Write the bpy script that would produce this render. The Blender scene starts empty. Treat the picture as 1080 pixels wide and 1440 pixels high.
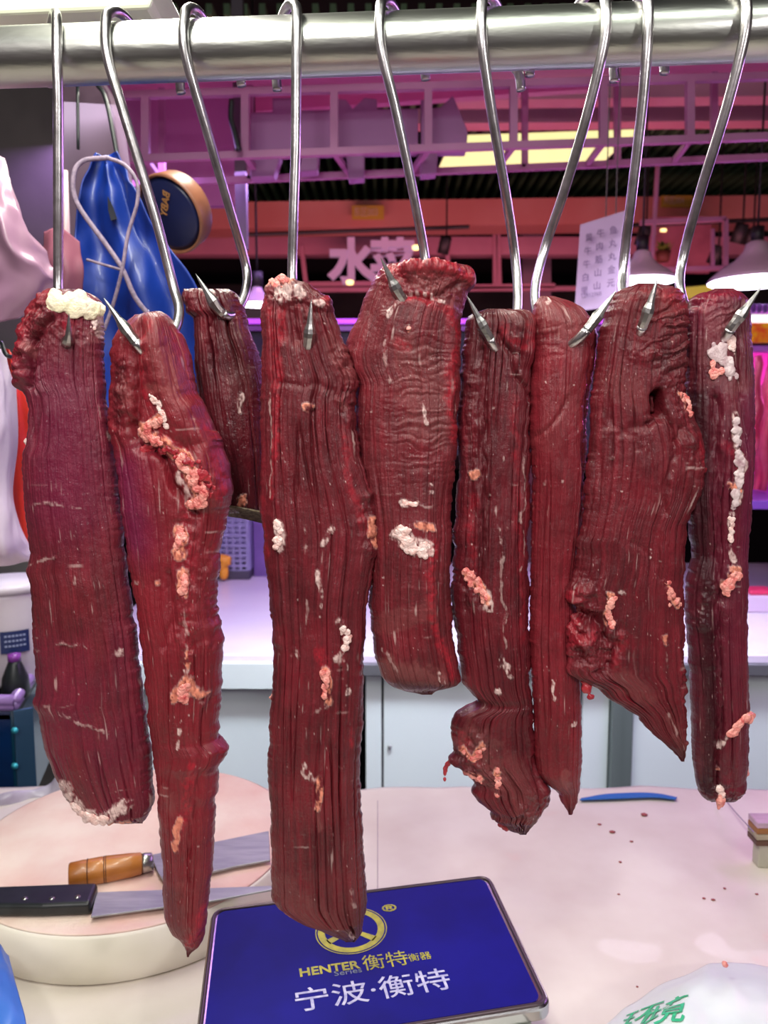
import bpy, bmesh, math, random
import numpy as np
from mathutils import Vector, Matrix

random.seed(4)
SC = bpy.context.scene
COL = SC.collection

# ------------------------------------------------------------------ camera
F = 1100.0                      # focal length in pixels of the 1080x1440 frame
CAMZ = 1.5
PITCH = math.atan(120 / F)
cd = bpy.data.cameras.new('camera')
cd.sensor_fit = 'VERTICAL'; cd.sensor_height = 36; cd.sensor_width = 27
cd.lens = F / 1440 * 36
cd.clip_start = 0.02; cd.clip_end = 60
cd.dof.use_dof = True; cd.dof.focus_distance = 0.65; cd.dof.aperture_fstop = 9
cam = bpy.data.objects.new('camera', cd); COL.objects.link(cam)
cam.location = (0, 0, CAMZ); cam.rotation_euler = (math.pi / 2 - PITCH, 0, 0)
SC.camera = cam
CP, SP = math.cos(PITCH), math.sin(PITCH)

def ray(px, py):
    x = (px - 540) / F; y = (720 - py) / F
    return x, CP + y * SP, -SP + y * CP
def PY(px, py, Y):              # point seen at a pixel on the vertical plane at distance Y
    x, yy, z = ray(px, py); k = Y / yy
    return Vector((x * k, Y, CAMZ + z * k))
def PZ(px, py, Z):              # point seen at a pixel on the level plane at height Z
    x, yy, z = ray(px, py); k = (Z - CAMZ) / z
    return Vector((x * k, yy * k, Z))

# ------------------------------------------------------------------ world, lights, exposure
SC.view_settings.view_transform = 'Standard'; SC.view_settings.look = 'None'
SC.view_settings.gamma = 1; SC.view_settings.exposure = 0.0
SC.view_settings.use_curve_mapping = False
w = bpy.data.worlds.new('world'); SC.world = w; w.use_nodes = True
w.node_tree.nodes['Background'].inputs[0].default_value = (0.72, 0.50, 0.58, 1)
w.node_tree.nodes['Background'].inputs[1].default_value = 0.14

def area(name, loc, target, size, size_y, energy, color):
    l = bpy.data.lights.new(name, 'AREA'); l.shape = 'RECTANGLE'
    l.size = size; l.size_y = size_y; l.energy = energy; l.color = color
    o = bpy.data.objects.new(name, l); COL.objects.link(o); o.location = loc
    d = Vector(target) - Vector(loc)
    o.rotation_euler = d.to_track_quat('-Z', 'Y').to_euler()
    return o
def point(name, loc, energy, color, r=0.08):
    l = bpy.data.lights.new(name, 'POINT'); l.energy = energy; l.color = color; l.shadow_soft_size = r
    o = bpy.data.objects.new(name, l); COL.objects.link(o); o.location = loc
    return o
area('stall_tube_lamp', (0.1, -0.25, 2.55), (0, 0.8, 1.2), 1.6, 0.25, 12, (0.93, 1.0, 0.90))
area('unseen_front_light', (-0.7, -1.2, 2.3), (0, 0.7, 1.2), 0.4, 0.4, 8.5, (1.0, 0.93, 0.90))
area('unseen_front_light', (0.75, -0.45, 1.85), (0, 0.7, 1.2), 0.08, 0.08, 5.5, (1.0, 0.95, 0.95))  # small unseen light added behind the camera for wet glints on the meat
area('unseen_front_light', (-0.25, -0.4, 2.2), (0, 0.7, 1.2), 0.08, 0.08, 7.5, (1.0, 0.97, 0.93))  # second small light, also added for sharp glints
area('stall_tube_lamp', (-0.3, 0.95, 2.25), (-0.1, 0.95, 0.8), 1.5, 0.1, 20, (1.0, 0.98, 0.86))
area('purple_strip_lamp', (1.3, 1.5, 2.0), (0.7, 1.2, 0.8), 0.8, 0.15, 8.5, (0.66, 0.30, 1.0))
area('purple_strip_lamp', (-0.2, 2.9, 2.3), (-0.1, 2.8, 0.8), 2.4, 0.15, 16, (0.62, 0.34, 1.0))
area('counter_fill_light', (0.4, 1.68, 2.1), (0.3, 2.32, 0.5), 2.4, 0.12, 15, (0.86, 0.95, 1.0)).data.spread = math.radians(80)  # added fill, aimed to brighten the counter fronts and top
area('pink_lamp', (0.1, 2.3, 1.75), (0.1, 2.5, 2.8), 2.2, 0.5, 3.4, (1.0, 0.24, 0.66))
area('pink_lamp', (0.3, 4.0, 1.7), (0.3, 4.8, 2.8), 4.0, 0.3, 26, (1.0, 0.34, 0.42))
point('case_lamp', (1.62, 2.95, 1.62), 5, (1.0, 0.12, 0.62), 0.05)

# ------------------------------------------------------------------ helpers
def lin(c):
    def f(v):
        v /= 255
        return v / 12.92 if v <= 0.04045 else ((v + 0.055) / 1.055) ** 2.4
    return (f(c[0]), f(c[1]), f(c[2]), 1)

def mat(name, rgb, rough=0.5, metal=0.0, rgb2=None, scale=6.0, bump=0.0, bscale=60, emit=0, coat=0,
        alpha=1, trans=0, sss=0, stretch=None, detail=4, rgb3=None):
    m = bpy.data.materials.new(name); m.use_nodes = True
    nt = m.node_tree; b = nt.nodes['Principled BSDF']; L = nt.links
    b.inputs['Base Color'].default_value = lin(rgb)
    b.inputs['Roughness'].default_value = rough; b.inputs['Metallic'].default_value = metal
    b.inputs['Coat Weight'].default_value = coat
    b.inputs['Alpha'].default_value = alpha
    b.inputs['Transmission Weight'].default_value = trans
    tc = nt.nodes.new('ShaderNodeTexCoord'); mp = nt.nodes.new('ShaderNodeMapping')
    L.new(tc.outputs['Object'], mp.inputs[0])
    if stretch: mp.inputs['Scale'].default_value = stretch
    if rgb2:
        n = nt.nodes.new('ShaderNodeTexNoise'); n.inputs['Scale'].default_value = scale
        n.inputs['Detail'].default_value = detail; L.new(mp.outputs[0], n.inputs['Vector'])
        r = nt.nodes.new('ShaderNodeValToRGB')
        r.color_ramp.elements[0].position = 0.35; r.color_ramp.elements[1].position = 0.65
        r.color_ramp.elements[0].color = lin(rgb); r.color_ramp.elements[1].color = lin(rgb2)
        if rgb3:
            e = r.color_ramp.elements.new(0.74); e.color = lin(rgb3)
        L.new(n.outputs['Fac'], r.inputs[0]); L.new(r.outputs[0], b.inputs['Base Color'])
    if bump:
        n2 = nt.nodes.new('ShaderNodeTexNoise'); n2.inputs['Scale'].default_value = bscale
        L.new(mp.outputs[0], n2.inputs['Vector'])
        bp = nt.nodes.new('ShaderNodeBump'); bp.inputs['Strength'].default_value = bump
        bp.inputs['Distance'].default_value = 0.002
        L.new(n2.outputs['Fac'], bp.inputs['Height']); L.new(bp.outputs[0], b.inputs['Normal'])
    if emit:
        b.inputs['Emission Color'].default_value = lin(rgb); b.inputs['Emission Strength'].default_value = emit
    return m

def mesh_obj(name, verts, faces, m=None, parent=None, smooth=False):
    me = bpy.data.meshes.new(name); me.from_pydata([tuple(v) for v in verts], [], faces)
    me.update()
    if m: me.materials.append(m)
    o = bpy.data.objects.new(name, me); COL.objects.link(o)
    if parent: o.parent = parent
    if smooth:
        for p in me.polygons: p.use_smooth = True
    return o

def tag(o, label=None, cat=None, group=None, kind=None):
    if label: o['label'] = label
    if cat: o['category'] = cat
    if group: o['group'] = group
    if kind: o['kind'] = kind
    return o
def empty(name, loc=(0, 0, 0), **k):
    o = bpy.data.objects.new(name, None); COL.objects.link(o); o.empty_display_size = 0.02; o.location = loc
    return tag(o, **k)
def struct(o): o['kind'] = 'structure'; return o

class MB:                        # gathers shapes that belong to ONE part
    def __init__(s): s.v = []; s.f = []
    def add(s, vs, fs):
        n = len(s.v); s.v += [tuple(v) for v in vs]; s.f += [tuple(i + n for i in f) for f in fs]; return s
    def box(s, c, d, rot=None):
        vs = [Vector((x * d[0] / 2, y * d[1] / 2, z * d[2] / 2)) for x in (-1, 1) for y in (-1, 1) for z in (-1, 1)]
        if rot is not None: vs = [rot @ v for v in vs]
        vs = [v + Vector(c) for v in vs]
        return s.add(vs, [(0, 1, 3, 2), (4, 6, 7, 5), (0, 4, 5, 1), (2, 3, 7, 6), (0, 2, 6, 4), (1, 5, 7, 3)])
    def beam(s, a, b, w, h=None):
        a = Vector(a); b = Vector(b); d = b - a; q = d.to_track_quat('Y', 'Z').to_matrix()
        return s.box((a + b) / 2, (w, d.length, h or w), q)
    def tube(s, pts, rad, seg=12, cap=True):
        vs, fs = tube_geo(pts, rad, seg, cap); return s.add(vs, fs)
    def lathe(s, prof, c=(0, 0, 0), rot=None, seg=32):   # profile (r, z)
        vs = []; fs = []; n = len(prof)
        for r, z in prof:
            for k in range(seg):
                a = 2 * math.pi * k / seg; v = Vector((r * math.cos(a), r * math.sin(a), z))
                if rot is not None: v = rot @ v
                vs.append(v + Vector(c))
        for i in range(n - 1):
            for k in range(seg):
                a = i * seg + k; b = i * seg + (k + 1) % seg
                fs.append((a, b, b + seg, a + seg))
        if prof[0][0] > 1e-5: fs.append(tuple(reversed(range(seg))))
        if prof[-1][0] > 1e-5: fs.append(tuple((n - 1) * seg + k for k in range(seg)))
        return s.add(vs, fs)
    def prism(s, poly, off):     # polygon of 3-D points pushed by vector off
        n = len(poly); off = Vector(off); p = [Vector(q) for q in poly]
        fs = [tuple(range(n)), tuple(reversed(range(n, 2 * n)))] + [(i, i + n, (i + 1) % n + n, (i + 1) % n) for i in range(n)]
        return s.add(p + [q + off for q in p], fs)
    def obj(s, name, m, parent=None, smooth=False, bevel=0, seg=2):
        o = mesh_obj(name, s.v, s.f, m, parent, smooth)
        bm = bmesh.new(); bm.from_mesh(o.data); bmesh.ops.recalc_face_normals(bm, faces=bm.faces); bm.to_mesh(o.data); bm.free()
        if smooth:
            for p in o.data.polygons: p.use_smooth = True
        if bevel:
            b = o.modifiers.new('bevel', 'BEVEL'); b.width = bevel; b.segments = seg; b.limit_method = 'ANGLE'
        return o

def catmull(pts, n=10):
    P = [Vector(p) for p in pts]; P = [P[0] * 2 - P[1]] + P + [P[-1] * 2 - P[-2]]; out = []
    for i in range(1, len(P) - 2):
        for k in range(n):
            t = k / n; a, b, c, d = P[i - 1], P[i], P[i + 1], P[i + 2]
            out.append(0.5 * ((2 * b) + (c - a) * t + (2 * a - 5 * b + 4 * c - d) * t * t + (3 * b - a - 3 * c + d) * t ** 3))
    out.append(P[-2]); return out

def tube_geo(pts, rad, seg=12, cap=True):
    P = [Vector(p) for p in pts]; n = len(P)
    if not hasattr(rad, '__len__'): rad = [rad] * n
    T = [(P[min(i + 1, n - 1)] - P[max(i - 1, 0)]).normalized() for i in range(n)]
    ref = Vector((0, 1, 0)) if abs(T[0].y) < 0.9 else Vector((1, 0, 0))
    N = (ref - T[0] * ref.dot(T[0])).normalized(); vs = []; fs = []
    for i in range(n):
        N = (N - T[i] * N.dot(T[i])).normalized(); B = T[i].cross(N)
        for k in range(seg):
            a = 2 * math.pi * k / seg; vs.append(P[i] + (N * math.cos(a) + B * math.sin(a)) * rad[i])
    for i in range(n - 1):
        for k in range(seg):
            a = i * seg + k; b = i * seg + (k + 1) % seg; fs.append((a, b, b + seg, a + seg))
    if cap: fs += [tuple(reversed(range(seg))), tuple((n - 1) * seg + k for k in range(seg))]
    return vs, fs

def text(name, s, size, origin, right, up, m, parent, bold=0.0, depth=0.0006, align='LEFT', xs=1.0):
    c = bpy.data.curves.new(name, 'FONT'); c.body = s; c.size = size; c.extrude = depth; c.offset = bold
    c.align_x = align; c.resolution_u = 3
    t = bpy.data.objects.new(name, c); COL.objects.link(t)
    bpy.context.view_layer.update()
    me = bpy.data.meshes.new_from_object(t.evaluated_get(bpy.context.evaluated_depsgraph_get()))
    bpy.data.objects.remove(t)
    o = bpy.data.objects.new(name, me); COL.objects.link(o)
    r = Vector(right).normalized(); n = r.cross(Vector(up)).normalized(); u = n.cross(r)
    M = Matrix((r, u, n)).transposed().to_4x4(); M.translation = Vector(origin)
    me.transform(M @ Matrix.Diagonal((xs, 1, 1, 1))); me.materials.clear(); me.materials.append(m)
    if parent: o.parent = parent
    return o

# ---------------------------------------------------------------- numpy noise
def _h(ix, iy, seed):
    n = (ix.astype(np.int64) * 374761393 + iy.astype(np.int64) * 668265263 + seed * 974634777) & 0xffffffff
    n = ((n ^ (n >> 13)) * 1274126177) & 0xffffffff
    n = (n ^ (n >> 16)) & 0xffffffff
    return n / 0xffffffff * 2 - 1
def vnoise(x, y, seed=0):
    x0 = np.floor(x); y0 = np.floor(y); fx = x - x0; fy = y - y0
    fx = fx * fx * (3 - 2 * fx); fy = fy * fy * (3 - 2 * fy)
    a = _h(x0, y0, seed); b = _h(x0 + 1, y0, seed); c = _h(x0, y0 + 1, seed); d = _h(x0 + 1, y0 + 1, seed)
    return (a * (1 - fx) + b * fx) * (1 - fy) + (c * (1 - fx) + d * fx) * fy
def fbm(x, y, seed=0, o=4):
    r = 0; a = 1; t = 0
    for k in range(o):
        r = r + a * vnoise(x * 2 ** k, y * 2 ** k, seed + k * 7); t += a; a *= 0.55
    return r / t
def sstep(a, b, x):
    t = np.clip((x - a) / (b - a), 0, 1); return t * t * (3 - 2 * t)
def dpoly(X, Y, pts):
    if len(pts) == 1: return np.hypot(X - pts[0][0], Y - pts[0][1])
    D = np.full(X.shape, 1e9)
    for (x0, y0), (x1, y1) in zip(pts, pts[1:]):
        dx, dy = x1 - x0, y1 - y0; t = np.clip(((X - x0) * dx + (Y - y0) * dy) / (dx * dx + dy * dy + 1e-9), 0, 1)
        D = np.minimum(D, np.hypot(X - x0 - t * dx, Y - y0 - t * dy))
    return D

# ================================================================== materials
M_STEEL = mat('brushed_steel', (186, 190, 180), 0.33, 1.0, (170, 170, 168), 30, 0.10, 240, stretch=(0.25, 1, 1))
M_HOOK = mat('hook_steel', (222, 218, 220), 0.30, 1.0, (175, 172, 172), 60, 0.08, 300)
M_TIP = mat('hook_tip_steel', (176, 174, 172), 0.33, 1.0, bump=0.15, bscale=300)

def meat_material():
    m = bpy.data.materials.new('raw_beef'); m.use_nodes = True; nt = m.node_tree; L = nt.links; N = nt.nodes.new
    b = nt.nodes['Principled BSDF']
    uv = N('ShaderNodeUVMap'); uv.uv_map = 'fibre'
    at = N('ShaderNodeAttribute'); at.attribute_name = 'mask'
    a2 = N('ShaderNodeAttribute'); a2.attribute_name = 'tint'
    sep = N('ShaderNodeSeparateColor'); L.new(at.outputs['Color'], sep.inputs[0])
    sep2 = N('ShaderNodeSeparateColor'); L.new(a2.outputs['Color'], sep2.inputs[0])
    tc = N('ShaderNodeTexCoord')
    def mapping(src, s):
        q = N('ShaderNodeMapping'); q.inputs['Scale'].default_value = s; L.new(src, q.inputs[0]); return q.outputs[0]
    def noise(v, scale, det=4, rough=0.55):
        q = N('ShaderNodeTexNoise'); q.inputs['Scale'].default_value = scale; q.inputs['Detail'].default_value = det
        q.inputs['Roughness'].default_value = rough; L.new(v, q.inputs['Vector']); return q.outputs['Fac']
    def ramp(f, stops):
        q = N('ShaderNodeValToRGB'); e = q.color_ramp.elements
        e[0].position = stops[0][0]; e[0].color = stops[0][1]; e[1].position = stops[-1][0]; e[1].color = stops[-1][1]
        for p, c in stops[1:-1]: k = e.new(p); k.color = c
        L.new(f, q.inputs[0]); return q.outputs[0]
    def mix(f, a, c, mode='MIX'):
        q = N('ShaderNodeMix'); q.data_type = 'RGBA'; q.blend_type = mode
        if isinstance(f, float): q.inputs[0].default_value = f
        else: L.new(f, q.inputs[0])
        for s, v in ((6, a), (7, c)):
            if isinstance(v, tuple): q.inputs[s].default_value = v
            else: L.new(v, q.inputs[s])
        return q.outputs[2]
    fib = noise(mapping(uv.outputs[0], (0.20, 0.007, 1)), 1.0, 5, 0.6)
    blot = noise(tc.outputs['Object'], 28, 4)
    c1 = ramp(fib, [(0.30, lin((40, 2, 10))), (0.5, lin((90, 9, 24))), (0.72, lin((134, 28, 44)))])
    c2 = ramp(blot, [(0.35, lin((62, 5, 16))), (0.65, lin((118, 22, 36)))])
    base = mix(0.5, c1, c2)
    dry = mix(sep.outputs[2], base, lin((122, 62, 62)))                 # greyish membrane
    red = mix(sep.outputs[1], dry, lin((178, 30, 48)))                 # fresh cut red
    pur = mix(sep2.outputs[1], red, lin((104, 24, 56)))                # purplish muscle
    ft = mix(sep2.outputs[0], lin((226, 196, 190)), lin((240, 150, 122)))
    pur = mix(sep2.outputs[2], pur, lin((48, 6, 16)))                  # dried dark surface
    fat = mix(sep.outputs[0], pur, ft)
    L.new(fat, b.inputs['Base Color'])
    # small scale relief: fibres and wet grain
    g1 = noise(mapping(uv.outputs[0], (0.36, 0.014, 1)), 1.0, 4, 0.6)
    g2 = noise(tc.outputs['Object'], 700, 3, 0.6)
    g3 = noise(tc.outputs['Object'], 190, 3, 0.5)
    def math_(op, a, c):
        q = N('ShaderNodeMath'); q.operation = op
        for s, v in ((0, a), (1, c)):
            if isinstance(v, (int, float)): q.inputs[s].default_value = v
            else: L.new(v, q.inputs[s])
        return q.outputs[0]
    hsum = math_('ADD', math_('MULTIPLY', g1, 1.0), math_('ADD', math_('MULTIPLY', g2, 0.3), math_('MULTIPLY', g3, 0.5)))
    bp = N('ShaderNodeBump'); bp.inputs['Strength'].default_value = 1.0; bp.inputs['Distance'].default_value = 0.0013
    L.new(hsum, bp.inputs['Height']); L.new(bp.outputs[0], b.inputs['Normal'])
    rr = N('ShaderNodeMapRange'); L.new(noise(tc.outputs['Object'], 70, 3), rr.inputs[0])
    rr.inputs[1].default_value = 0.35; rr.inputs[2].default_value = 0.65; rr.inputs[3].default_value = 0.3; rr.inputs[4].default_value = 0.5
    L.new(rr.outputs[0], b.inputs['Roughness'])
    b.inputs['Specular IOR Level'].default_value = 0.25
    # thin wet film with its own fine grain
    g4 = noise(tc.outputs['Object'], 430, 2, 0.5)
    b2 = N('ShaderNodeBump'); b2.inputs['Strength'].default_value = 1.0; b2.inputs['Distance'].default_value = 0.0012
    L.new(math_('ADD', math_('MULTIPLY', g1, 0.8), g4), b2.inputs['Height'])
    b.inputs['Coat Weight'].default_value = 0.5; b.inputs['Coat Roughness'].default_value = 0.1; b.inputs['Coat IOR'].default_value = 1.4
    L.new(b2.outputs[0], b.inputs['Coat Normal'])
    return m
M_MEAT = meat_material()
M_FAT = mat('beef_fat', (232, 206, 200), 0.32, 0, (222, 176, 168), 170, 0.8, 420, rgb3=(190, 90, 90))
M_PEACH = mat('pink_fat', (232, 160, 148), 0.3, 0, (204, 96, 92), 150, 0.8, 420, rgb3=(160, 40, 50))
M_SCRAP = mat('red_scrap', (140, 26, 40), 0.33, 0, (176, 50, 58), 120, 0.5, 400)

# ================================================================== meat cuts
class Meat:
    def __init__(s, label, Y, left, right, T, feats=(), seed=1, cap=(26, 20), groove=0.7, wander=1.0, shear=0.0,
                 NR=430, NF=190, NB=50, jit=2.0, bulge=3.0, name='hanging_beef_cut', purple=0.0, red=0.0, asym=0.0, dark=0.0):
        s.Y = Y
        y0 = min(left[0][0], right[0][0]); y1 = max(left[-1][0], right[-1][0])
        t = np.linspace(0, 1, NR); t = 0.75 * t + 0.25 * (0.5 - 0.5 * np.cos(np.pi * t))
        y = y0 + (y1 - y0) * t
        def ip(a):
            yy, xx = [q[0] for q in a], [q[1] for q in a]
            return np.interp(y, yy, xx)
        l, r = ip(left), ip(right)
        k = np.ones(7) / 7
        sm = lambda a: np.convolve(np.pad(a, 3, 'edge'), k, 'valid')
        l, r = sm(l), sm(r); r = np.maximum(r, l + 3)
        c = (l + r) / 2; hw = (r - l) / 2
        wref = np.median(hw)
        # across
        sf = np.linspace(-1, 1, NF); uf = 0.55 * sf + 0.45 * np.sin(np.pi / 2 * sf)
        sb = np.linspace(1, -1, NB + 2)[1:-1]; ub = np.sin(np.pi / 2 * sb)
        U = np.concatenate([uf, ub]); front = np.concatenate([np.ones(NF), -np.ones(NB)])
        Yg, Ug = np.meshgrid(y, U, indexing='ij'); C = c[:, None]; H = hw[:, None]
        FX = Ug * wref + 1000 * (front < 0)[None, :]; FY = Yg
        X = C + Ug * H
        jl = fbm(y / 16, y * 0 + 3, seed, 4) * jit + fbm(y / 60, y * 0, seed + 9, 3) * jit * 1.2 + fbm(y / 4, y * 0, seed + 19, 2) * 1.1
        jr = fbm(y / 16, y * 0 + 3, seed + 50, 4) * jit + fbm(y / 60, y * 0, seed + 59, 3) * jit * 1.2 + fbm(y / 4, y * 0, seed + 69, 2) * 1.1
        X = X + np.where(Ug < 0, jl[:, None], jr[:, None]) * np.abs(Ug) ** 5
        d0 = np.clip((y - y0) / cap[0], 0, 1); d1 = np.clip((y1 - y) / cap[1], 0, 1)
        capf = np.sqrt(1 - (1 - d0) ** 2) * np.sqrt(1 - (1 - d1) ** 2)
        pxm = Y / F                                        # metres per pixel at this distance
        Tm = np.minimum(T if not hasattr(T, '__len__') else np.interp(y, [q[0] for q in T], [q[1] for q in T]), hw * pxm * 0.75) * capf
        prof = (1 - np.abs(Ug) ** 2.5) ** (1 / 2.0)
        prof = prof * (1 + asym * Ug)
        dep = -front[None, :] * Tm[:, None] * prof
        # large soft bulges
        big = fbm(X / 70, Yg / 130, seed + 3, 3) * bulge * 0.001
        dep = dep - front[None, :] * big * capf[:, None] * (1 - np.abs(Ug) ** 4)
        # fibre grooves
        wx = fbm(FX / 70, FY / 240, seed + 5, 2) * 6 * wander
        fxx = FX + wx + shear * (FY - y0)
        disp = np.zeros(X.shape)
        n1 = vnoise(fxx / 10.0, FY / 420, seed + 11); n2 = vnoise(fxx / 3.4 + 9, FY / 120, seed + 12)
        str_ = 0.5 + 0.8 * sstep(-0.3, 0.5, fbm(FX / 40, FY / 120, seed + 13, 2))
        g1 = np.exp(-(n1 / 0.085) ** 2); g2 = np.exp(-(n2 / 0.22) ** 2)
        gro = (-g1 * 4.2 - g2 * 0.8 + n1 * 0.2) * str_
        grain = fbm(X / 3.5, Yg / 3.5, seed + 21, 3) * 0.16 + fbm(X / 14, Yg / 20, seed + 22, 3) * 0.5
        gfac = np.ones(X.shape); lum = np.zeros(X.shape); add = np.zeros(X.shape)
        fat = np.zeros(X.shape); redm = np.zeros(X.shape); mem = np.zeros(X.shape); pea = np.zeros(X.shape)
        pur = np.full(X.shape, purple) * sstep(-0.5, 0.6, fbm(X / 60, Yg / 140, seed + 31, 3) + 0.2)
        redm += red
        drk = np.zeros(X.shape)
        rag = fbm(X / 9, Yg / 11, seed + 41, 4); rag2 = fbm(X / 3.2, Yg / 3.6, seed + 42, 3)
        cells = np.abs(fbm(X / 6.5, Yg / 6.5, seed + 43, 2))
        wq = X + 7 * fbm(X / 25, Yg / 25, seed + 44, 3), Yg + 7 * fbm(X / 25 + 40, Yg / 25, seed + 45, 3)
        for f in feats:
            kind, pts, wd, h = f[:4]
            D = dpoly(wq[0], wq[1], pts) / wd
            k_ = 1 - sstep(0.75, 1.15, D + 0.55 * rag + 0.25 * rag2)
            g_ = np.exp(-D ** 2)
            if kind in ('fat', 'peach'):
                brk = sstep(-0.25, 0.2, fbm(X / 5, Yg / 9, seed + 71, 3) + (0.25 if wd > 5 else 0.0)); fat = np.maximum(fat, k_ * brk * (0.5 + 0.5 * np.clip(cells * 3, 0, 1)) * (0.8 if wd > 2.6 else 0.34)); add += k_ * h * (0.35 + 1.6 * cells); gfac *= 1 - 0.8 * k_
                if kind == 'peach': pea = np.maximum(pea, k_)
            elif kind == 'red': redm = np.maximum(redm, (1 - sstep(0.1, 1.5, D + 0.8 * rag)) * h * 0.72 * (0.7 + 0.9 * rag2))
            elif kind == 'mem': mem = np.maximum(mem, np.clip(1.2 - sstep(0.4, 1.3, D + 0.7 * rag), 0, 1) * h)
            elif kind == 'dark': drk = np.maximum(drk, np.clip(1.1 * g_ + 0.3 * rag * g_, 0, 1) * h)
            elif kind == 'pur': pur = np.maximum(pur, g_ * h)
            elif kind == 'lump': lum += g_ * h * (fbm(X / 14, Yg / 12, seed + 61, 4) * 1.6); gfac *= 1 - 0.75 * g_
            elif kind == 'wrink':
                yy = Yg + 9 * fbm(X / 26, Yg / 26, seed + 62, 3) + f[4] * (X - pts[0][0]) if len(f) > 4 else Yg + 9 * fbm(X / 26, Yg / 26, seed + 62, 3)
                q = vnoise(X / 45, yy / 5.5, seed + 63); lum += g_ * h * (np.exp(-(q / 0.25) ** 2) * -1.0 + 0.5 * q); gfac *= 1 - 0.5 * g_
            elif kind == 'ridge': add += g_ * h
            elif kind == 'groove': add -= g_ * h
        # pale connective streaks and flecks
        st = vnoise(fxx / 2.2, FY / 34, seed + 81); gate = sstep(0.1, 0.5, fbm(FX / 30, FY / 70, seed + 82, 3))
        fat = np.maximum(fat, sstep(0.72, 0.9, st) * gate * 0.35)
        sp_ = vnoise(X / 2.1, Yg / 2.6, seed + 83); fat = np.maximum(fat, sstep(0.9, 0.97, sp_) * sstep(-0.1, 0.4, fbm(X / 40, Yg / 50, seed + 84, 2)) * 0.6)
        tr = vnoise(X / 60, (Yg + 6 * fbm(X / 30, Yg / 90, seed + 86, 2)) / 2.4, seed + 85); fat = np.maximum(fat, sstep(0.8, 0.95, tr) * sstep(0.25, 0.55, fbm(X / 30, Yg / 60, seed + 87, 2)) * 0.3)
        amp = groove * np.clip(1 - np.abs(Ug) ** 8, 0.15, 1)
        disp = (gro * amp * gfac + grain + lum + add) * 0.001 * np.minimum(1, capf[:, None] * 1.5 + 0.15)
        P0 = np.array([PY(0, 0, Y)[:], PY(1080, 0, Y)[:]])
        x_, yy_, z_ = (X - 540) / F, CP + (720 - Yg) / F * SP, -SP + (720 - Yg) / F * CP
        kk = Y / yy_
        V = np.stack([x_ * kk, Y + dep, CAMZ + z_ * kk], -1)
        du = np.roll(V, -1, 1) - np.roll(V, 1, 1); dv = np.gradient(V, axis=0)
        nn = np.cross(dv, du); nn /= np.linalg.norm(nn, axis=-1, keepdims=True) + 1e-12
        mid = nn[NR // 2, NF // 2, 1]
        if mid > 0: nn = -nn
        V = V + nn * disp[..., None]
        s.V = V; s.y = y; s.uf = uf; s.c = c; s.hw = hw; s.NF = NF
        nr, nc = X.shape
        idx = np.arange(nr * nc).reshape(nr, nc)
        a = idx[:-1]; b = np.roll(idx, -1, 1)[:-1]; cc = np.roll(idx, -1, 1)[1:]; dd = idx[1:]
        q = np.stack([a, b, cc, dd], -1).reshape(-1, 4)
        if mid > 0: q = q[:, ::-1]
        me = bpy.data.meshes.new(name)
        me.vertices.add(nr * nc); me.vertices.foreach_set('co', V.reshape(-1).astype(np.float32))
        nq = len(q)
        me.loops.add(nq * 4); me.loops.foreach_set('vertex_index', q.reshape(-1).astype(np.int32))
        me.polygons.add(nq); me.polygons.foreach_set('loop_start', (np.arange(nq) * 4).astype(np.int32))
        me.polygons.foreach_set('use_smooth', np.ones(nq, bool))
        me.update(calc_edges=True)
        # closing caps
        bm = bmesh.new(); bm.from_mesh(me); bm.verts.ensure_lookup_table()
        for row in (idx[0], idx[-1]):
            try:
                fc = bm.faces.new([bm.verts[int(i)] for i in (row if row is idx[-1] else row[::-1])])
                fc.smooth = True
            except Exception: pass
        bm.to_mesh(me); bm.free()
        A = me.color_attributes.new('mask', 'FLOAT_COLOR', 'POINT')
        A.data.foreach_set('color', np.stack([fat, redm, mem, fat * 0 + 1], -1).reshape(-1).clip(0, 1).astype(np.float32))
        B = me.color_attributes.new('tint', 'FLOAT_COLOR', 'POINT')
        B.data.foreach_set('color', np.stack([pea, pur, drk + dark * sstep(-0.6, 0.4, fbm(X / 40, Yg / 110, seed + 33, 3) + 0.2), pea * 0 + 1], -1).reshape(-1).clip(0, 1).astype(np.float32))
        uvl = me.uv_layers.new(name='fibre'); li = np.empty(len(me.loops), np.int32); me.loops.foreach_get('vertex_index', li)
        uvv = np.stack([fxx.reshape(-1), Yg.reshape(-1)], -1)[li]
        uvl.data.foreach_set('uv', uvv.reshape(-1).astype(np.float32))
        me.materials.append(M_MEAT)
        s.o = bpy.data.objects.new(name, me); COL.objects.link(s.o)
        tag(s.o, label, 'meat', 'cuts of beef hanging on hooks from the rail')
    def at(s, px, py):
        i = int(np.clip(np.searchsorted(s.y, py), 0, len(s.y) - 1))
        u = np.clip((px - s.c[i]) / s.hw[i], -1, 1); j = int(np.argmin(np.abs(s.uf - u)))
        return Vector(s.V[i, j])

ICO = None
def ico():
    global ICO
    if ICO is None:
        bm = bmesh.new(); bmesh.ops.create_icosphere(bm, subdivisions=2, radius=1)
        ICO = ([v.co.copy() for v in bm.verts], [tuple(v.index for v in f.verts) for f in bm.faces]); bm.free()
    return ICO

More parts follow.
